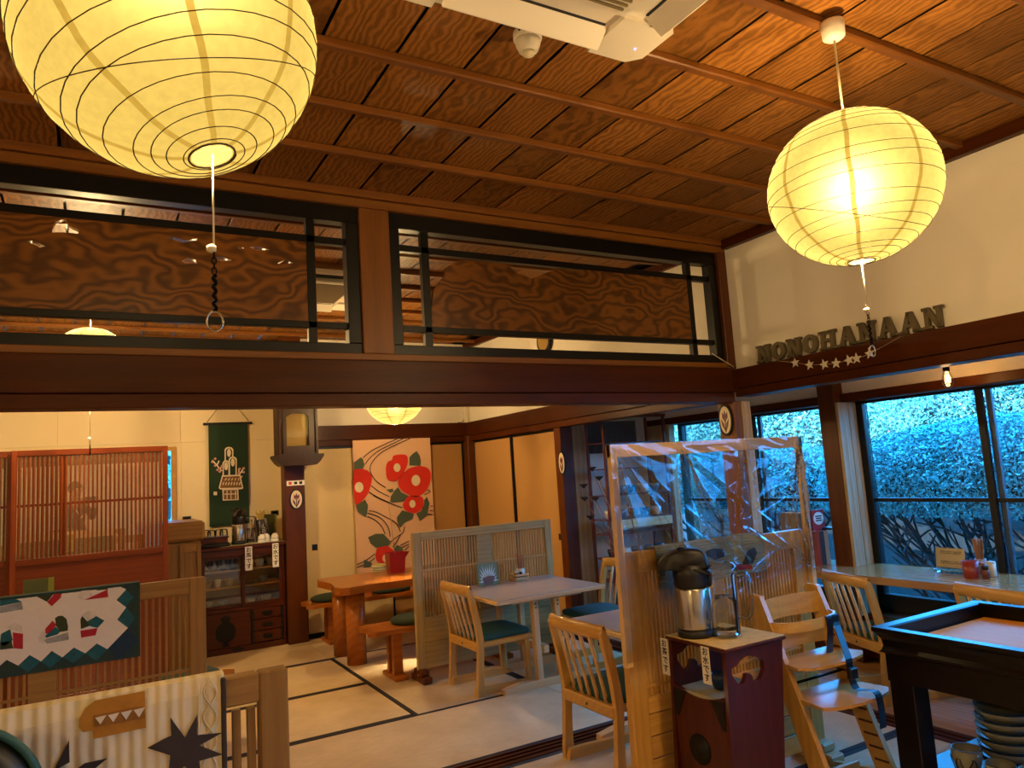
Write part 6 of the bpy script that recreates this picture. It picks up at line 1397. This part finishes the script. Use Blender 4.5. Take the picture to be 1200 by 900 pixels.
# ================================================================ the photographer, standing behind the camera (shows as a reflection in the lattice glass)
def person():
    root = thing('person', 'person in navy top with white strap holding up a phone, mirrored in lattice glass', 'person', (-.20, -.35, 0), math.radians(-30))
    V = []; E_ = []; Rr = []
    def v(p, r): V.append(p); Rr.append(r); return len(V)-1
    def chain(a, pts):
        for p, r in pts: b = v(p, r); E_.append((a, b)); a = b
        return a
    pel = v((0, 0, .92), .125)
    ch = chain(pel, [((0, .01, 1.06), .115), ((0, .01, 1.22), .13)]); nb = chain(ch, [((0, 0, 1.345), .062), ((0, .01, 1.405), .05)])
    chain(nb, [((0, .03, 1.46), .062), ((0, .02, 1.53), .083), ((0, .01, 1.59), .066)])
    for s in (-1, 1):
        w = chain(ch, [((s*.155, 0, 1.295), .056), ((s*.215, .07, 1.09), .042), ((s*.13, .25, 1.30), .029), ((s*.095, .30, 1.345), .026)])
        for k in range(4):
            d = .018*k
            chain(w, [((s*(.092+.004*k), .325, 1.335+d), .0085), ((s*.085, .350, 1.335+d*1.1), .008), ((s*(.070-.002*(k % 2)), .357, 1.336+d*1.15), .0075)])
        chain(w, [((s*.075, .300, 1.36), .010), ((s*.055, .318, 1.385), .009)])
        chain(pel, [((s*.09, 0, .84), .088), ((s*.10, .015, .48), .060), ((s*.10, -.01, .10), .043), ((s*.105, .10, .045), .038)])
    bm = bmesh.new(); lay = bm.verts.layers.skin.verify(); vs = [bm.verts.new(p) for p in V]
    for a, b in E_: bm.edges.new((vs[a], vs[b]))
    for q, r in zip(vs, Rr): q[lay].radius = (r, r*(.78 if r > .1 else 1))
    vs[0][lay].use_root = True
    me = bpy.data.meshes.new('body'); bm.to_mesh(me); bm.free()
    o = bpy.data.objects.new('body', me); C.objects.link(o); o.modifiers.new('Skin', 'SKIN'); sd = o.modifiers.new('Sub', 'SUBSURF'); sd.levels = 2; sd.render_levels = 2
    dg = bpy.context.evaluated_depsgraph_get(); m2 = bpy.data.meshes.new_from_object(o.evaluated_get(dg)); bpy.data.objects.remove(o)
    m2.materials.clear()
    for mt in (plain('skin', 'b07a58', .6), plain('navy_cotton', '1c2436', .9, 0, .1, 60), plain('dark_trousers', '14161c', .9), M['black']): m2.materials.append(mt)
    for p in m2.polygons:
        c = p.center; p.use_smooth = True
        p.material_index = 0 if c.z > 1.37 or (c.y > .235 and c.z > 1.25) else 1 if c.z > .92 else 2 if c.z > .10 else 3
    bo = bpy.data.objects.new('body', m2); C.objects.link(bo); bo.parent = root
    def hairf(u, v_):
        a = math.pi*(.02+.62*v_); q = 2*math.pi*u; r = .098
        return (r*.92*math.sin(a)*math.cos(q), .005+r*1.06*math.sin(a)*math.sin(q)-.012, 1.545+r*1.08*math.cos(a)+(.035 if math.sin(q) > .3 else 0)*max(0, v_-.45))
    MB().grid(hairf, 24, 12).build('hair', plain('dark_hair', '120d0a', .6), root)
    for s in (-1, 1):
        MB().lathe([(0, -.012), (.009, -.008), (.012, 0), (.009, .008), (0, .012)], 10, (s*.031, .098, 1.535), cap=False).build('eye', M['white'], root)
        MB().lathe([(0, -.006), (.005, 0), (0, .006)], 8, (s*.031, .109, 1.535), cap=False).build('iris', M['ink'], root)
        MB().lathe([(0, -.03), (.010, -.02), (.012, .01), (0, .03)], 8, (s*.086, .015, 1.53), cap=False).build('ear', bo.data.materials[0], root)
    MB().add([(-.012, .098, 1.50), (.012, .098, 1.50), (0, .122, 1.503), (0, .10, 1.545)], [(0, 1, 2), (0, 2, 3), (1, 3, 2)]).build('nose', bo.data.materials[0], root)
    MB().box(-.022, .022, .090, .097, 1.468, 1.476, .003).build('mouth', plain('lips', '8a4038', .6), root)
    MB().tube(smoothpoly([(-.055, -.03, 1.375), (-.075, .06, 1.34), (-.05, .135, 1.22), (0, .15, 1.12), (.05, .135, 1.22), (.075, .06, 1.34), (.055, -.03, 1.375)], 4, False), .006, 6).build('strap', M['white'], root)
    return root
person()
t = thing('phone', 'dark phone held up in front of the person', 'phone', (-.010, -.018, 1.378), math.radians(-30))
MB().box(-.078, .078, -.006, .0, -.037, .037, .004).build('case', M['black'], t); MB().box(-.072, .072, -.0068, -.006, -.033, .033, .0005).build('screen', plain('phone_screen', '20262c', .15), t)
